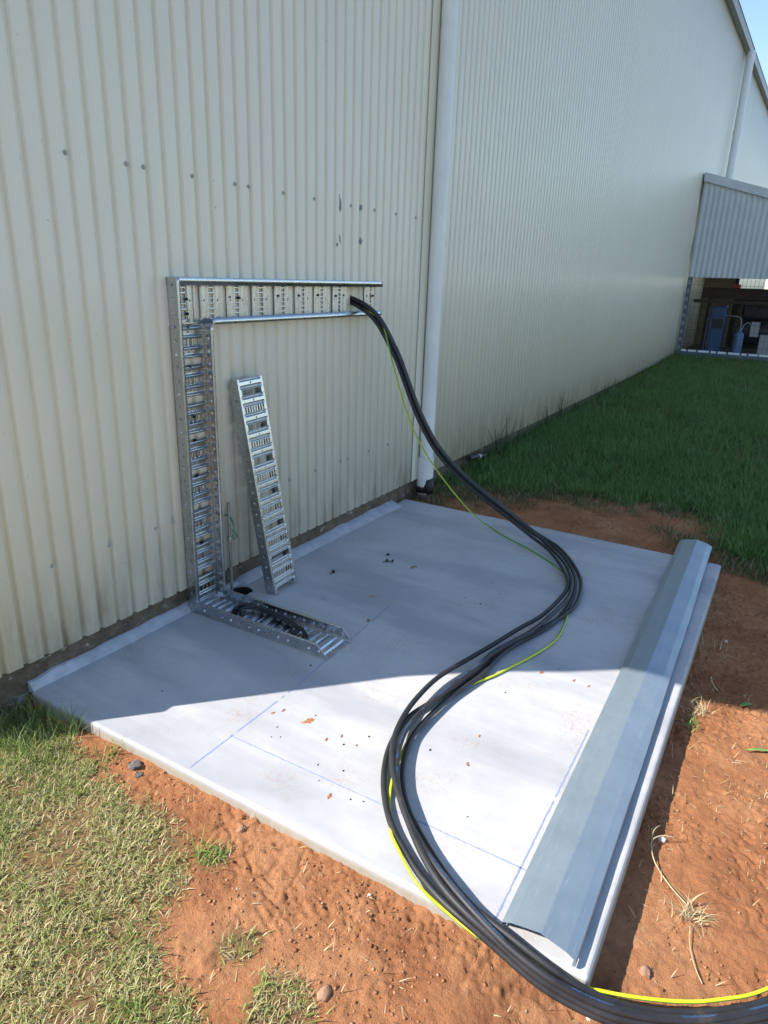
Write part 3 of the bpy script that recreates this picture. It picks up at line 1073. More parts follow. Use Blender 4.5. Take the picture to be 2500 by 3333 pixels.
# run out over the slab: l = -y, v = x, n = z
frF = ((TX, YB, 0.0025), (0, -1, 0), (1, 0, 0), (0, 0, 1))
fl_ = tray_base(tray, 'floor_section', frF, 0.002, 0.812, 0.130, slotn=7)
tray_rail(fl_, frF, 0.002, 0.802, 0.0015, 1, 0.045, chamfer=(0, 0.060), lip=0.010)
tray_rail(fl_, frF, 0.060, 0.802, TW - 0.0015, -1, 0.045, chamfer=(0, 0.060), lip=0.010)
for x, z in ((0.895, 1.500), (0.905, 1.435), (0.905, 1.375), (1.165, 1.442), (1.230, 1.438), (1.512, 1.445), (1.680, 1.445), (1.850, 1.447), (2.018, 1.442), (2.090, 1.445), (2.335, 1.44), (2.412, 1.44), (2.412, 1.495),
             (0.90, 1.318), (0.90, 1.152), (0.905, 0.825), (0.905, 0.66), (0.91, 0.325), (0.91, 0.93)):
    mb = MB()
    mb.cyl((x, YB - 0.004, z), (x, YB - 0.0115, z), 0.0062, 12)
    mb.cyl((x, YB - 0.0115, z), (x, YB - 0.0165, z), 0.0046, 6)
    mb.build('fixing_screw', M['bolt'], tray)

# loose length leaning on the wall, base facing out
bl = Vector((1.163, -0.262, 0.011)); tl = Vector((1.140, -0.080, 1.066 + 0.011))
U_ = (tl - bl); LL = U_.length; U_.normalize()
V0 = Vector((0.999, 0.035, 0)); V0 = (V0 - U_ * V0.dot(U_)).normalized()
N_ = U_.cross(V0).normalized()
if N_.y < 0:
    N_ = -N_
loose = empty('cable_tray', tuple(bl), 'loose galvanised tray offcut leaning upright on the wall, its slotted back facing out', 'cable tray')
frL = (tuple(bl), tuple(U_), tuple(V0), tuple(N_))
LWd = 0.186
def leaning():
    o = tray_base(loose, 'slotted_base', frL, 0.0, LL, LL - 0.150, W=LWd, slotn=8)
    tray_rail(o, frL, 0.0, LL, 0.0, 1, 0.035, chamfer=(0, 0.045), lip=0.010)
    tray_rail(o, frL, 0.0, LL, LWd, -1, 0.035, chamfer=(0, 0.045), lip=0.010)
leaning()

# ------------------------------------------------------------------ power cables
HANG = [(2.203, 0.010, 1.425), (2.205, -0.11, 1.376), (2.215, -0.2, 1.301), (2.24, -0.305, 1.125), (2.245, -0.37, 0.99), (2.263, -0.44, 0.825), (2.3, -0.5, 0.689), (2.338, -0.57, 0.57), (2.42, -0.685, 0.422), (2.5, -0.845, 0.28), (2.600, -0.985, 0.150), (2.610, -1.120, 0.070)]
A_ = [(2.506, -1.243, 0.042), (2.32, -1.377, 0.04), (2.147, -1.469, 0.04), (2.032, -1.501, 0.04), (1.908, -1.507, 0.04), (1.66, -1.49, 0.04), (1.468, -1.442, 0.04), (1.256, -1.395, 0.04), (1.079, -1.352, 0.04), (0.893, -1.31, 0.04), (0.696, -1.308, 0.04), (0.545, -1.333, 0.044), (0.436, -1.37, 0.05), (0.35, -1.417, 0.05), (0.274, -1.473, 0.05), (0.211, -1.529, 0.05), (0.152, -1.587, 0.05), (0.074, -1.671, 0.05), (0.012, -1.761, 0.045), (-0.02, -1.847, 0.035), (-0.034, -1.937, 0.015), (-0.044, -2.021, -0.01), (-0.04, -2.087, -0.03), (-0.019, -2.207, -0.055), (0.023, -2.288, -0.07), (0.083, -2.394, -0.075), (0.201, -2.538, -0.075), (0.42, -2.75, -0.075), (0.75, -2.98, -0.08)]
B_ = [(2.532, -1.251, 0.045), (2.359, -1.385, 0.045), (2.182, -1.478, 0.045), (2.046, -1.52, 0.045), (1.918, -1.541, 0.045), (1.722, -1.532, 0.045), (1.477, -1.503, 0.045), (1.31, -1.457, 0.045), (1.187, -1.423, 0.045), (1.097, -1.419, 0.045), (0.905, -1.39, 0.045), (0.737, -1.372, 0.045), (0.621, -1.363, 0.045), (0.518, -1.37, 0.045), (0.406, -1.406, 0.045), (0.325, -1.447, 0.045), (0.249, -1.498, 0.045), (0.185, -1.555, 0.045), (0.129, -1.62, 0.045), (0.081, -1.686, 0.045), (0.034, -1.768, 0.045), (-0.001, -1.843, 0.04), (-0.026, -1.918, 0.03), (-0.042, -1.992, 0.015), (-0.048, -2.086, 0.0), (-0.024, -2.175, -0.03), (0.01, -2.259, -0.05), (0.054, -2.339, -0.06), (0.107, -2.417, -0.065), (0.217, -2.537, -0.07), (0.45, -2.74, -0.075), (0.8, -2.95, -0.08)]
C_ = [(2.633, -1.245, 0.016), (2.454, -1.381, 0.016), (2.259, -1.477, 0.016), (2.12, -1.52, 0.016), (1.981, -1.547, 0.016), (1.771, -1.556, 0.016), (1.583, -1.535, 0.016), (1.383, -1.475, 0.016), (1.185, -1.426, 0.016), (1.009, -1.406, 0.016), (0.809, -1.362, 0.016), (0.629, -1.322, 0.016), (0.468, -1.344, 0.016), (0.375, -1.377, 0.016), (0.296, -1.417, 0.016), (0.221, -1.468, 0.016), (0.152, -1.528, 0.016), (0.094, -1.6, 0.016), (0.038, -1.682, 0.016), (-0.004, -1.771, 0.016), (-0.024, -1.85, 0.01), (-0.029, -1.935, -0.015), (-0.037, -2.021, -0.04), (-0.034, -2.088, -0.06), (-0.023, -2.18, -0.072), (-0.003, -2.236, -0.08), (0.034, -2.317, -0.085), (0.09, -2.422, -0.085), (0.189, -2.541, -0.085), (0.40, -2.77, -0.085), (0.7, -3.0, -0.085)]
D_ = [(2.647, -1.257, 0.02), (2.457, -1.402, 0.02), (2.267, -1.504, 0.02), (2.142, -1.547, 0.02), (2.003, -1.575, 0.02), (1.862, -1.583, 0.02), (1.674, -1.549, 0.02), (1.475, -1.493, 0.02), (1.275, -1.452, 0.02), (1.145, -1.442, 0.02), (1.06, -1.445, 0.02), (0.903, -1.413, 0.02), (0.811, -1.397, 0.02), (0.652, -1.387, 0.02), (0.529, -1.392, 0.02), (0.426, -1.422, 0.02), (0.343, -1.459, 0.02), (0.273, -1.505, 0.02), (0.214, -1.557, 0.02), (0.171, -1.608, 0.02), (0.104, -1.692, 0.025), (0.038, -1.791, 0.03), (0.005, -1.864, 0.03), (-0.009, -1.94, 0.025), (-0.021, -2.01, 0.018), (-0.025, -2.078, 0.005), (-0.014, -2.141, -0.02), (0.007, -2.205, -0.045), (0.042, -2.283, -0.06), (0.093, -2.363, -0.07), (0.15, -2.442, -0.072), (0.239, -2.536, -0.075), (0.48, -2.72, -0.075), (0.85, -2.92, -0.08)]
offs = {'A': (-0.012, 0.004, -0.012), 'B': (-0.006, -0.010, 0.013), 'C': (0.010, 0.010, 0.006), 'D': (0.014, -0.004, 0.014)}
clabels = {'A': 'black power cable lying on top of the bundle, inner one at the far bend',
           'B': 'black power cable with blue print in the middle of the bundle',
           'C': 'black power cable on the outside of the bundle at the sunlit left bend',
           'D': 'black power cable swinging widest at the far shaded bend of the bundle'}
for key, path in (('A', A_), ('B', B_), ('C', C_), ('D', D_)):
    ox, oy, oz = offs[key]
    hg = []
    for i, (x, y, z) in enumerate(HANG):
        s_ = 1.0 if i > 0 else 0.8
        hg.append((x + ox * s_, y + oy * s_, z + oz * s_))
    o = tube_obj('power_cable', hg + path, 0.0100, M['cable_text'] if key in 'BD' else M['cable'], None, 14, 6, 0.35 if key == 'D' else 0.0)
    props(o, clabels[key], 'cable', 'black power cables looping over the slab')
GH = [(2.206, 0.01, 1.405), (2.206, -0.10, 1.372), (2.21, -0.19, 1.330), (2.210, -0.24, 1.262), (2.215, -0.31, 1.04), (2.27, -0.385, 0.77), (2.371, -0.465, 0.534), (2.52, -0.59, 0.284), (2.67, -0.70, 0.09)]
G_ = [(2.728, -0.796, 0.012), (2.63, -0.941, 0.008), (2.529, -1.114, 0.008), (2.426, -1.261, 0.008), (2.328, -1.373, 0.008), (2.228, -1.444, 0.008), (2.053, -1.51, 0.008), (1.896, -1.556, 0.008), (1.803, -1.574, 0.008), (1.682, -1.593, 0.008), (1.545, -1.604, 0.008), (1.427, -1.587, 0.008), (1.293, -1.55, 0.008), (1.18, -1.511, 0.008), (1.072, -1.473, 0.008), (0.994, -1.434, 0.008), (0.877, -1.398, 0.008), (0.691, -1.375, 0.008), (0.55, -1.377, 0.008), (0.465, -1.393, 0.008), (0.408, -1.41, 0.010), (0.349, -1.426, 0.014), (0.299, -1.444, 0.014), (0.25, -1.467, 0.010), (0.209, -1.49, 0.008), (0.159, -1.523, 0.008), (0.112, -1.552, 0.020), (0.069, -1.6, 0.03), (0.02, -1.659, 0.03), (-0.007, -1.715, 0.02), (-0.008, -1.762, 0.0), (-0.007, -1.816, -0.02), (-0.01, -1.861, -0.03), (-0.012, -1.888, -0.035), (-0.012, -1.959, -0.03), (-0.012, -2.018, -0.02), (-0.013, -2.05, -0.02), (-0.01, -2.104, -0.035), (0.021, -2.166, -0.05), (0.052, -2.251, -0.05), (0.111, -2.36, -0.056), (0.171, -2.439, -0.06), (0.267, -2.535, -0.065), (0.52, -2.70, -0.07), (0.9, -2.9, -0.07)]
o = tube_obj('earth_cable', GH + G_, 0.0046, M['earth'], None, 20, 6, lambda d: math.pi * (1 - float(sstep(2.2, 4.2, np.array(d)))) + 0.25 * math.sin(d * 2.1))
props(o, 'thin green and yellow earth cable running along the black bundle', 'cable')

# black tails lying in the floor tray
T1 = [(0.905, -0.215, -0.03), (0.905, -0.226, 0.040), (0.934, -0.26, 0.052), (0.965, -0.306, 0.046), (0.965, -0.395, 0.040), (0.956, -0.479, 0.035), (0.945, -0.557, 0.03), (0.930, -0.608, 0.024), (0.893, -0.645, 0.020)]
T2 = [(0.910, -0.220, -0.03), (0.910, -0.232, 0.025), (0.935, -0.262, 0.030), (0.972, -0.30, 0.026), (0.976, -0.396, 0.022), (0.966, -0.487, 0.020), (0.955, -0.535, 0.020), (0.925, -0.575, 0.020), (0.880, -0.575, 0.019)]
tl_ = ['topmost shiny black cable tail arching across the floor tray', 'black cable tail lowest against the far side of the floor tray', 'black cable tail with its end curled furthest out in the floor tray',
       'black cable tail curled back shortest in the floor tray', 'black cable tail in the middle of the bunch in the floor tray']
for i in range(5):
    s_ = [0.0, 1.0, 0.25, 0.8, 0.5][i]
    r_ = random.Random(i + 40)
    pts = []
    for a, b in zip(T1, T2):
        p = Vector(a) * (1 - s_) + Vector(b) * s_
        p += Vector((r_.uniform(-0.010, 0.008), r_.uniform(-0.020, 0.020) - (0.025 if i == 2 else 0), 0))
        pts.append(p)
    o = tube_obj('cable_tail', pts, 0.0074, M['cable'], None, 10, 4)
    props(o, tl_[i], 'cable', 'cable tails in the floor tray')

# ------------------------------------------------------------------ earth rod
rod = empty('earth_rod', (1.044, -0.082, 0), 'slim grey metal earth rod with clamp standing at the wall beside the floor hole', 'earth rod')
mb = MB()
mb.cyl((1.056, -0.070, -0.12), (1.044, -0.082, 0.50), 0.0075, 14)
mb.build('rod', M['copper_rod'], rod, True)
mb = MB()
mb.cyl((1.048, -0.079, 0.295), (1.048, -0.079, 0.322), 0.0125, 14)
mb.box(1.052, 1.082, -0.090, -0.070, 0.298, 0.318)
mb.cyl((1.082, -0.080, 0.308), (1.096, -0.083, 0.310), 0.0065, 6)
mb.build('clamp', M['brass'], rod, False, 0.002)
tube_obj('wire', [(1.090, -0.006, 0.412), (1.083, -0.050, 0.412), (1.074, -0.080, 0.395), (1.069, -0.092, 0.36), (1.062, -0.092, 0.33), (1.060, -0.086, 0.305)], 0.0048, M['greenwire'], rod, None or 10, 3)
tube_obj('tie_wire', [(1.056, -0.088, 0.36), (1.072, -0.095, 0.335), (1.090, -0.090, 0.312)], 0.0018, M['bolt'], rod, 6, 1)
mb = MB()
mb.cyl((1.090, -0.013, 0.412), (1.090, -0.020, 0.412), 0.012, 16)
mb.build('grommet', M['wallscrew'], rod, True)

# ------------------------------------------------------------------ metal flashing on the slab
fp = [(-1.940, 0.006), (-1.9325, 0.010), (-1.9315, 0.020), (-1.9325, 0.0212), (-1.957, 0.0335), (-2.030, 0.0500), (-2.034, 0.0500), (-2.096, 0.0360), (-2.1215, 0.0245), (-2.1235, 0.0215), (-2.1235, 0.012), (-2.115, 0.0115)]
mb = MB()
NS = 60
vs, fs = [], []
for k in range(NS + 1):
    s_ = k / NS
    x = 0.022 + (3.215 - 0.022) * s_
    dy = 0.045 * s_ + 0.012 * math.sin(math.pi * s_) * -0.4
    wob = 0.0018 * math.sin(s_ * 17) + 0.0012 * math.sin(s_ * 41 + 1) + 0.0006 * math.sin(s_ * 97)
    for i, (y, z) in enumerate(fp):
        vs.append((x - 0.02 * (i / 11), y + dy, z + (wob if 4 <= i <= 8 else 0)))
n = len(fp)
for k in range(NS):
    for i in range(n - 1):
        fs.append((k * n + i, k * n + i + 1, (k + 1) * n + i + 1, (k + 1) * n + i))
mb.add(vs, fs)
o = mb.build('roof_flashing', M['flash'])
sm = o.modifiers.new('solid', 'SOLIDIFY'); sm.thickness = 0.0010
props(o, 'long folded grey metal ridge flashing lying along the outer edge of the slab', 'metal flashing')

# ------------------------------------------------------------------ lean-to at the far end
LX = 14.954
LY1 = -4.2
def ltop(y):
    return 3.703 - (-0.07 - y) * 0.285
lt = empty('lean_to', (LX, -0.05, 0.2), 'small grey corrugated lean-to with open steel cage below, against the far end of the wall', 'lean-to')
vs = []
ny_ = 330
pz = 0.102
for i in range(ny_ + 1):
    y = -0.055 + (LY1 + 0.055) * i / ny_
    xx = LX - 0.014 * math.cos(2 * math.pi * (y / pz))
    vs += [(xx, y, 1.745), (xx, y, ltop(y) - 0.02)]
mb = MB()
mb.add(vs, [(2 * i, 2 * i + 2, 2 * i + 3, 2 * i + 1) for i in range(ny_)])
mb.build('corrugated_panel', M['grey_paint'], lt, True)
mb = MB()
mb.add([(LX - 0.045, -0.05, ltop(-0.05) - 0.14), (LX - 0.045, LY1, ltop(LY1) - 0.14), (LX - 0.045, LY1, ltop(LY1) + 0.02), (LX - 0.045, -0.05, ltop(-0.05) + 0.02),
        (LX + 0.12, -0.05, ltop(-0.05) + 0.02), (LX + 0.12, LY1, ltop(LY1) + 0.02)], [(0, 1, 2, 3), (3, 2, 5, 4)])
o = mb.build('capping', M['grey_paint'], lt)
mb = MB()
mb.add([(LX + 0.1, -0.02, ltop(-0.02)), (LX + 0.1, LY1, ltop(LY1)), (LX + 3.6, LY1, ltop(LY1)), (LX + 3.6, -0.02, ltop(-0.02))], [(0, 1, 2, 3)])
mb.build('roof', M['grey_paint'], lt)
# back board with opening on the right
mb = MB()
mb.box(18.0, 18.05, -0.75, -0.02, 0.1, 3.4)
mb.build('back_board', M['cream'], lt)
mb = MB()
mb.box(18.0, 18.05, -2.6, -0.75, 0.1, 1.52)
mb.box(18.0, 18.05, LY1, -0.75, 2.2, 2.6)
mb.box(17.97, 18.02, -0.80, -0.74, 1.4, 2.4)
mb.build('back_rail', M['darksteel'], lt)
# perforated corner post and bottom beam
def slotted_post(x0, y0, y1, z0, z1, holes, vert=True):
    m_ = MB()
    return m_
mb = MB()
zz = 0.24
cells = []
while zz < 1.745:
    cells.append(zz)
    zz += 0.165
for z in cells:
    ztop = min(z + 0.165, 1.745)
    hz0, hz1 = z + 0.04, min(z + 0.125, 1.745)
    mb.box(LX - 0.01, LX, -0.075, -0.058, z, ztop)
    mb.box(LX - 0.01, LX, -0.150, -0.126, z, ztop)
    mb.box(LX - 0.0095, LX - 0.0005, -0.126, -0.075, z, hz0)
    if hz1 < ztop:
        mb.box(LX - 0.0095, LX - 0.0005, -0.126, -0.075, hz1, ztop)
mb.build('perforated_post', M['steelframe'], lt)
mb = MB()
mb.box(LX + 0.004, LX + 0.010, -0.150, -0.056, 0.24, 1.70)
mb.build('post_lining', M['greybox'], lt)
mb = MB()
mb.box(LX - 0.03, LX + 0.05, LY1, -0.06, 0.175, 0.245)
mb.build('bottom_beam', M['steelframe'], lt)
mb = MB()
y = -0.16
i = 0
while y > LY1:
    w_ = 0.10 + 0.06 * ((i * 7) % 3)
    mb.box(LX - 0.02, LX + 0.03, y - w_, y, 0.245, 0.285)
    y -= w_ + 0.035
    i += 1
mb.build('beam_pads', M['white_sheet'], lt)
mb = MB()
mb.box(LX - 0.02, LX + 3.6, LY1, -0.03, 0.02, 0.172)
mb.build('plinth', M['foot'], lt)
mb = MB()
y = -0.2
while y > LY1:
    mb.box(LX + 0.0, LX + 0.004, y - 0.002, y + 0.002, 0.245, 1.75)
    y -= 0.075
z = 0.40
while z < 1.75:
    mb.box(LX + 0.004, LX + 0.008, LY1, -0.15, z - 0.002, z + 0.002)
    z += 0.15
mb.build('mesh_screen', M['darksteel'], lt)

# things stored in the cage
tk = empty('storage_tank', (16.0, -0.68, 0.18), 'tall blue metal cabinet with pale pipes inside the far cage', 'tank')
mb = MB()
mb.box(15.9, 16.3, -0.82, -0.56, 0.18, 1.185)
mb.build('body', M['bluesteel'], tk, False, 0.02)
mb = MB()
mb.box(15.895, 15.9, -0.80, -0.58, 0.70, 0.90)
mb.build('door_band', M['darksteel'], tk)
for yy in (-0.545, -0.475):
    mb = MB()
    mb.cyl((15.92, yy, 0.18), (15.92, yy, 1.16), 0.012, 10)
    mb.build('pipe', M['bluelight'], tk, True)
gc = empty('gas_cylinder', (15.5, -1.185, 0.18), 'small light blue gas cylinder with hose inside the far cage', 'gas cylinder')
mb = MB()
mb.revolve((15.5, -1.185, 0.18), [(0.085, 0.0), (0.09, 0.02), (0.09, 0.42), (0.075, 0.47), (0.04, 0.50), (0.03, 0.52), (0.03, 0.58)], 24)
mb.build('body', M['bluelight'], gc, True)
tube_obj('hose', [(15.5, -1.185, 0.70), (15.5, -1.18, 0.86), (15.5, -1.14, 0.97), (15.55, -1.0, 0.99), (15.7, -0.85, 0.99)], 0.012, M['greybox'], gc, 8, 2)
tube_obj('hose', [(15.5, -1.20, 0.68), (15.5, -1.24, 0.82), (15.5, -1.31, 0.88), (15.5, -1.37, 0.82), (15.5, -1.38, 0.7)], 0.010, M['greybox'], gc, 8, 2)
mb = MB()
mb.box(15.42, 15.62, -1.90, -1.58, 0.18, 0.645)
o = mb.build('meter_box', M['greybox'], None, False, 0.012)
props(o, 'pale grey box at the right of the far cage beside the blue cylinder', 'box')
mb = MB()
mb.box(15.6, 15.75, -3.2, -0.15, 1.24, 1.31)
mb.box(15.95, 16.1, -3.2, -0.26, 1.33, 1.56)
for yy in (-0.42, -1.05, -2.2):
    mb.box(16.1, 16.2, yy - 0.05, yy + 0.03, 0.18, 1.33)
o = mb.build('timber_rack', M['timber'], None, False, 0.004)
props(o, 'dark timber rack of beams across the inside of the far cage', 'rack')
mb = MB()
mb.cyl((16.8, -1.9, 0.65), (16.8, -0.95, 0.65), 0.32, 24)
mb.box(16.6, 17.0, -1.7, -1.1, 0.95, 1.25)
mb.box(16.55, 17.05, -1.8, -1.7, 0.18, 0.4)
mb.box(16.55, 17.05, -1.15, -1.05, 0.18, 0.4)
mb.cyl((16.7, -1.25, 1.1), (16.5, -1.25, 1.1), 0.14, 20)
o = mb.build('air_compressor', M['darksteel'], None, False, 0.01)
props(o, 'dark horizontal air compressor in the shade at the back of the far cage', 'compressor')
mb = MB()
mb.box(15.40, 15.44, -1.54, -1.38, 0.62, 0.90)
mb.box(15.40, 15.9, -1.54, -1.38, 0.60, 0.62)
o = mb.build('hanging_tray', M['greybox'], None, False, 0.006)
props(o, 'small grey metal tray above the pale box inside the far cage', 'tray')
mb = MB()
mb.box(15.98, 16.08, -1.0, -0.85, 1.56, 1.64)
o = mb.build('fuel_can', M['redrag'], None, False, 0.015)
props(o, 'small red plastic can on top of the dark rack in the far cage', 'can')

# ------------------------------------------------------------------ small loose things
def rock(name, c, r, mat, label, cat, seed, group=None, squash=0.7):
    bm = bmesh.new()
    bmesh.ops.create_icosphere(bm, subdivisions=3, radius=1.0)
    rr = random.Random(seed)
    o1, o2 = rr.uniform(0, 50), rr.uniform(0, 50)
    sx, sy = rr.uniform(0.8, 1.25), rr.uniform(0.75, 1.1)
    co_ = np.array([v_.co[:] for v_ in bm.verts])
    nn = fbm(co_[:, 0] * 1.4 + o1 + co_[:, 2], co_[:, 1] * 1.4 + o2 - co_[:, 2], 4, seed)
    for v_, k_ in zip(bm.verts, nn):
        f_ = 0.45 + 1.15 * k_
        v_.co = Vector((v_.co.x * sx * f_ * r, v_.co.y * sy * f_ * r, v_.co.z * squash * f_ * r))
    me = bpy.data.meshes.new(name)
    bm.to_mesh(me); bm.free()
    o = link(name, me, mat, None, True)
    o.location = c
    return props(o, label, cat, group)

def gz1(x, y):
    return float(ground_z(np.array([x]), np.array([y]))[0])

# crumbs of red mud trodden on the slab
crumbs = [(0.430, -1.014, 0.022), (0.432, -0.899, 0.010), (0.400, -0.876, 0.009), (0.381, -1.132, 0.010), (0.427, -1.166, 0.009), (0.413, -1.238, 0.006), (0.16, -1.301, 0.012), (1.248, -1.767, 0.010), (1.24, -1.83, 0.008), (1.231, -1.634, 0.012), (0.697, -1.58, 0.007), (0.537, -1.605, 0.009)]
cl = ['largest smear of red mud in the sun near the shadow edge', 'small red mud fleck left of the largest smear, nearest the shadow edge', 'second small red fleck beside the shadow edge at the chalk line',
      'red mud crumb below the largest smear', 'red mud crumb at the right of a pair below the largest smear', 'tiny red crumb between the mud pair and the cables',
      'red mud crumb near the front slab edge left of the cables', 'red mud crumb near the flashing in the sun', 'small red crumb closest to the flashing just below the shadow edge',
      'red mud spot on the shadow edge right of the cables', 'small brown crumb in the middle of the sunlit slab inside the cable loop', 'brown flake on the sunlit slab right of the cable bend']
def smear(x, y, r_, label, seed):
    rr = random.Random(seed)
    n_ = 26
    rot = rr.uniform(-0.5, 0.5)
    ring = []
    for i in range(n_):
        th = 2 * math.pi * i / n_
        k = rr.uniform(0.35, 1.15)
        px, py = 1.25 * r_ * k * math.cos(th), 0.75 * r_ * k * math.sin(th)
        ring.append((px * math.cos(rot) - py * math.sin(rot), px * math.sin(rot) + py * math.cos(rot)))
    vs = [(0, 0, 0.0016)] + [(a * 0.55, b * 0.55, rr.uniform(0.0008, 0.0022)) for a, b in ring] + [(a, b, 0.0002) for a, b in ring]
    fs = [(0, 1 + i, 1 + (i + 1) % n_) for i in range(n_)] + [(1 + i, 1 + n_ + i, 1 + n_ + (i + 1) % n_, 1 + (i + 1) % n_) for i in range(n_)]
    fs.append(tuple(range(2 * n_, n_, -1)))
    m_ = MB(); m_.add(vs, fs)
    o = m_.build('mud_crumb', M['mud'])
    o.location = (x, y, 0.0004)
    props(o, label, 'mud', 'mud crumbs on the slab')
for i, (x, y, r_) in enumerate(crumbs):
    smear(x, y, r_, cl[i], 100 + i)
# self-drilling screws dropped on the slab
def loose_screw(x, y, rot, label, upright=False):
    m_ = MB()
    if upright:
        m_.cyl((0, 0, 0.0), (0, 0, 0.002), 0.0105, 18)
        m_.cyl((0, 0, 0.002), (0, 0, 0.009), 0.0068, 6)
    else:
        m_.cyl((0, 0, 0.0100), (0.002, 0, 0.0100), 0.0100, 16)
        m_.cyl((-0.006, 0, 0.0100), (0, 0, 0.0100), 0.0066, 6)
        m_.cyl((0.002, 0, 0.0095), (0.022, 0, 0.0040), 0.0030, 8, 0.0026)
        m_.cyl((0.022, 0, 0.0040), (0.030, 0, 0.0026), 0.0026, 8, 0.0004)
    o = m_.build('loose_screw', M['bolt'], None, False)
    o.location = (x, y, 0.0004)
    o.rotation_euler = (0, 0, rot)
    props(o, label, 'screw', 'screws dropped on the slab')
loose_screw(1.964, -0.454, 0, 'round flanged screw head upright on the shaded slab, furthest of the small cluster', True)
loose_screw(1.871, -0.503, 2.5, 'loose screw at the left of the pair in the cluster on the shaded slab')
loose_screw(1.884, -0.532, 2.2, 'loose screw at the right of the pair in the cluster on the shaded slab')
loose_screw(1.568, -0.338, 3.0, 'lone dark screw on the shaded slab near the leaning tray')
# dead leaves
def leaf(x, y, z, L, W, rot, mat, label, bend=0.006, name='dead_leaf', cat='leaf', group='leaves lying about'):
    vs = []
    N2 = 8
    for i in range(N2 + 1):
        s_ = i / N2
        w = W * math.sin(math.pi * min(1, s_ * 1.02 + 0.001)) ** 0.8 * 0.5
        zz_ = bend * math.sin(math.pi * s_)
        vs += [(L * (s_ - 0.5), -w, zz_ + 0.003), (L * (s_ - 0.5), 0, zz_), (L * (s_ - 0.5), w, zz_ + 0.003)]
    fs = []
    for i in range(N2):
        for j in range(2):
            fs.append((i * 3 + j, (i + 1) * 3 + j, (i + 1) * 3 + j + 1, i * 3 + j + 1))
    m_ = MB(); m_.add(vs, fs)
    o = m_.build(name, mat, None, True)
    sm_ = o.modifiers.new('solid', 'SOLIDIFY'); sm_.thickness = 0.0007
    o.location = (x, y, z); o.rotation_euler = (0, 0, rot)
    return props(o, label, cat, group)
leaf(1.884, -0.671, 0.001, 0.050, 0.012, -0.5, M['brownleaf'], 'narrow brown leaf on the shaded slab beside the dropped screws')
leaf(1.442, -0.673, 0.001, 0.036, 0.016, -0.9, M['straw'], 'pale tan leaf scrap on the shaded slab nearest the leaning tray')
leaf(1.205, -0.793, 0.001, 0.030, 0.014, 0.4, M['brownleaf'], 'reddish brown leaf scrap on the shaded slab right of the floor tray end')
leaf(1.605, -2.397, gz1(1.605, -2.397) + 0.006, 0.065, 0.022, -0.8, M['freshleaf'], 'fresh green leaf on the soil just beyond the shadow edge at right')
leaf(1.30, -2.46, gz1(1.30, -2.46) + 0.006, 0.10, 0.014, -1.1, M['freshleaf'], 'long bright green blade of leaf on the soil at the right picture edge')
# dark grit on the slab
for i in range(26):
    x, y = random.uniform(0.15, 2.8), random.uniform(-1.8, -0.2)
    if i >= 14:
        x, y = random.uniform(0.1, 0.75), random.uniform(-1.5, -0.95)
    o = rock('grit', (x, y, 0.0008), random.uniform(0.0022, 0.0042), M['dark'], 'speck of dark grit scattered on the slab', 'grit', 300 + i, 'dark grit scattered on the slab', 0.6)

# stones and rubble on the soil
for i, (x, y, r_, mt, lb) in enumerate([
        (-0.334, -1.632, 0.022, 'stone', 'brown stone on the red soil near the bottom of the picture'),
        (0.17, -2.268, 0.020, 'stone', 'reddish stone on the soil right of the near slab corner'),
        (-0.06, -1.13, 0.015, 'stone', 'round earth clod at the foot of the front slab edge'),
        (-0.016, -2.175, 0.010, 'pale_stone', 'white stone chip on the soil below the cables near the slab corner'),
        (2.173, -2.270, 0.011, 'pale_stone', 'white chip on the shaded soil beside the slab'),
        (-0.05, -1.58, 0.007, 'pale_stone', 'pale chip on the soil below the front slab edge near the cables'),
        (-0.045, -0.640, 0.022, 'rubble', 'dark grey flat piece of rubble in the grass against the front slab edge'),
        (-0.062, -0.680, 0.015, 'rubble', 'smaller grey rubble piece beside the dark lump at the front slab edge'),
        (0.66, -2.225, 0.013, 'pale_stone', 'grey stone in the slab shadow on the right soil')]):
    rock('stone', (x, y, gz1(x, y) + r_ * 0.10), r_ * 0.85, M[mt], lb, 'stone', 200 + i, None, 0.7 if mt != 'rubble' else 0.3)

# dry tufts, twig and weeds
def tuft(x, y, n_, L, W, spread, mat, label, seed, name='grass_tuft', cat='grass tuft', group=None, curl=1.0, z=None, lean=0.9):
    pts_ = np.stack([np.full(n_, x) + np.random.default_rng(seed).normal(0, spread, n_), np.full(n_, y) + np.random.default_rng(seed + 1).normal(0, spread, n_)], -1)
    V_, Q_ = blades(n_, pts_, (lambda a, b: zb(a, b) + 0.002) if z is None else (lambda a, b: np.full(a.shape, z)), L, W, lean, curl, seed + 2)
    o = link(name, np_mesh(name, V_, Q_), mat)
    return props(o, label, cat, group)
tuft(0.402, -2.341, 95, 0.065, 0.0022, 0.020, M['straw'], 'uprooted dry straw tuft on the red soil beside the slab, nearest the cables', 401, curl=1.6)
tuft(1.45, -2.235, 60, 0.07, 0.003, 0.02, M['straw'], 'dry straw tuft at the slab edge just beyond the shadow line', 402, curl=1.3)
tuft(1.33, -2.222, 26, 0.06, 0.0036, 0.018, M['freshleaf'], 'sparse green seedling tuft beside the dry tuft on the right soil', 403)
tuft(2.05, -2.215, 24, 0.08, 0.0028, 0.04, M['straw'], 'dry wisps in the shade at the far slab side', 404, curl=1.2)
tuft(-0.20, -1.10, 26, 0.065, 0.004, 0.014, M['lawn_fresh'], 'green tuft standing alone on the red soil at lower left', 405)
tuft(-0.06, -0.52, 40, 0.075, 0.004, 0.02, M['lawn_fresh'], 'green tuft against the front slab edge near the rubble', 406)
tw = empty('twig', (0.60, -2.2, -0.09), 'bent pale root twig on the soil in the slab shadow', 'twig')
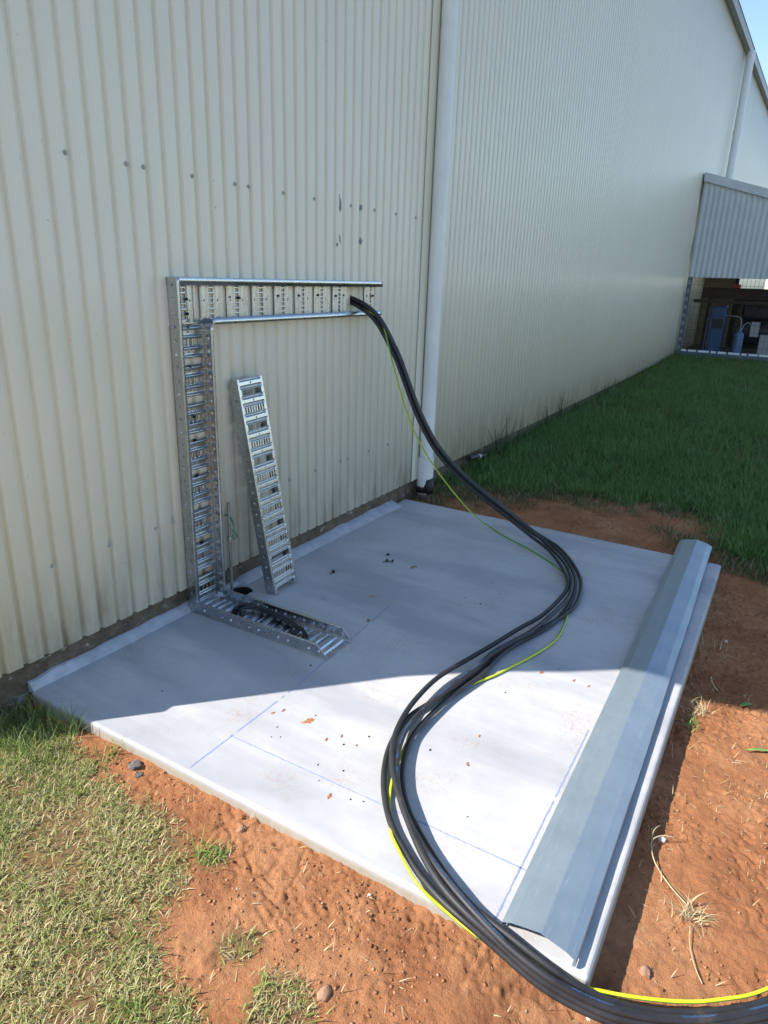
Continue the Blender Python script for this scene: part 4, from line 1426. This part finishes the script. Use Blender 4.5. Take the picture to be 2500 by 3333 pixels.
def gpt(x, y, h=0.006):
    return (x, y, gz1(x, y) + h)
def tw_pts(l):
    return [gpt(*p) for p in l]
o = tube_obj('stem', tw_pts([(0.655, -2.260, 0.03), (0.640, -2.225, 0.035), (0.605, -2.200, 0.03), (0.55, -2.215, 0.02), (0.515, -2.24, 0.012), (0.47, -2.285, 0.008), (0.43, -2.325, 0.01)]), 0.0019, M['straw'], tw, 7, 1)
tube_obj('side_shoot', tw_pts([(0.605, -2.200, 0.03), (0.64, -2.198, 0.045), (0.665, -2.212, 0.05)]), 0.0014, M['straw'], tw, 6, 1)
tw2 = tube_obj('straw_stalk', tw_pts([(0.37, -2.345, 0.012), (0.31, -2.352, 0.010), (0.25, -2.372, 0.008), (0.215, -2.395, 0.006)]), 0.0014, M['straw'], None, 6, 1)
props(tw2, 'long straw stalk trailing from the dry tuft towards the cables', 'stalk')
tw3 = tube_obj('straw_stalk', tw_pts([(1.74, -2.245, 0.02), (1.69, -2.262, 0.018), (1.655, -2.285, 0.012)]), 0.0024, M['straw'], None, 6, 1)
props(tw3, 'short pale stalk lying across the shadow edge on the right soil', 'stalk')
for i, (x, y, hgt) in enumerate([(3.52, -0.045, 0.10), (3.62, -0.05, 0.06), (4.385, -0.05, 0.18), (4.62, -0.045, 0.24), (4.72, -0.06, 0.16), (4.93, -0.05, 0.30), (5.12, -0.06, 0.18), (5.36, -0.05, 0.15), (6.10, -0.05, 0.17), (6.60, -0.05, 0.22), (7.4, -0.05, 0.10), (8.83, -0.05, 0.15), (9.42, -0.05, 0.13)]):
    weed_lab = ['small weed nearest the downpipe foot', 'tiny weed second from the downpipe', 'forked weed just before the black pipe', 'upright weed behind the black pipe', 'short weed at the end of the black pipe',
                'tallest weed of the wall line beyond the black pipe', 'thin weed right of the tallest one', 'leaning single weed after the tallest ones', 'weed about halfway along the wall', 'tall weed in the far half of the wall base',
                'low weed in the far half of the wall base', 'far weed third from the lean-to', 'far weed nearest the lean-to']
    w = tuft(x, y - 0.02, 9 + i % 4, hgt * 1.5, 0.012, 0.016, M['weed'], weed_lab[i] + ', against the ribbed wall', 500 + i * 3, 'weed', 'weed', 'weeds along the wall base', 0.6, None, 0.42)

# black pipe stub at the wall base
bp = empty('black_pipe', (4.0, -0.07, 0.14), 'short black pipe with a white ring at the wall base among weeds', 'pipe')
mb = MB()
mb.cyl((3.98, -0.075, 0.112), (4.36, -0.062, 0.060), 0.019, 18)
mb.build('pipe', M['black_tape'], bp, True)
mb = MB()
mb.cyl((4.195, -0.0677, 0.0826), (4.212, -0.0671, 0.0803), 0.0225, 18)
mb.build('ring', M['pvc'], bp, True)
mb = MB()
mb.cyl((3.965, -0.0755, 0.114), (4.01, -0.074, 0.108), 0.026, 18)
mb.build('socket', M['black_tape'], bp, True)

# crumbled red soil lying over the bare ground
def crumbs_mesh(n_, seed):
    r = np.random.default_rng(seed)
    def dens(x, y):
        out = (x < -0.006) | (y < -SD - 0.006) | (x > SL + 0.006)
        a, b = grass_mask(x, y)
        return out * (1 - 0.85 * np.maximum(a, b)) * (0.12 + 0.88 * sstep(0.42, 0.68, fbm(x * 4, y * 4, 3, 131)))
    p = scatter(n_, -0.85, 4.2, -2.75, -0.02, dens, seed)
    n_ = len(p)
    rad = 0.0010 + 0.0056 * r.uniform(0, 1, n_) ** 12
    z = zb(p[:, 0], p[:, 1])
    base = np.array([(0, 0, 0.8), (1, 0, 0.1), (0.31, 0.95, 0), (-0.81, 0.59, 0.15), (-0.81, -0.59, -0.05), (0.31, -0.95, 0.1), (0, 0, -0.8)])
    V = base[None] * (rad[:, None, None] * (0.55 + 0.75 * r.uniform(0, 1, (n_, 7, 1))))
    a = r.uniform(0, 6.28, n_)
    ca, sa = np.cos(a)[:, None], np.sin(a)[:, None]
    X = V[..., 0] * ca - V[..., 1] * sa
    Y = V[..., 0] * sa + V[..., 1] * ca
    W = np.stack([X + p[:, :1], Y + p[:, 1:2], V[..., 2] + (z + rad * 0.25)[:, None]], -1)
    tri = np.array([(0, 1 + i, 1 + (i + 1) % 5) for i in range(5)] + [(6, 1 + (i + 1) % 5, 1 + i) for i in range(5)])
    T = (np.arange(n_) * 7)[:, None, None] + tri[None]
    return np_mesh('soil_crumbs', W.reshape(-1, 3), T.reshape(-1, 3))
o = link('soil_crumbs', crumbs_mesh(34000, 141), M['mudsoil'])
props(o, 'small crumbs of red earth strewn over the bare soil', 'soil crumbs', kind='stuff')
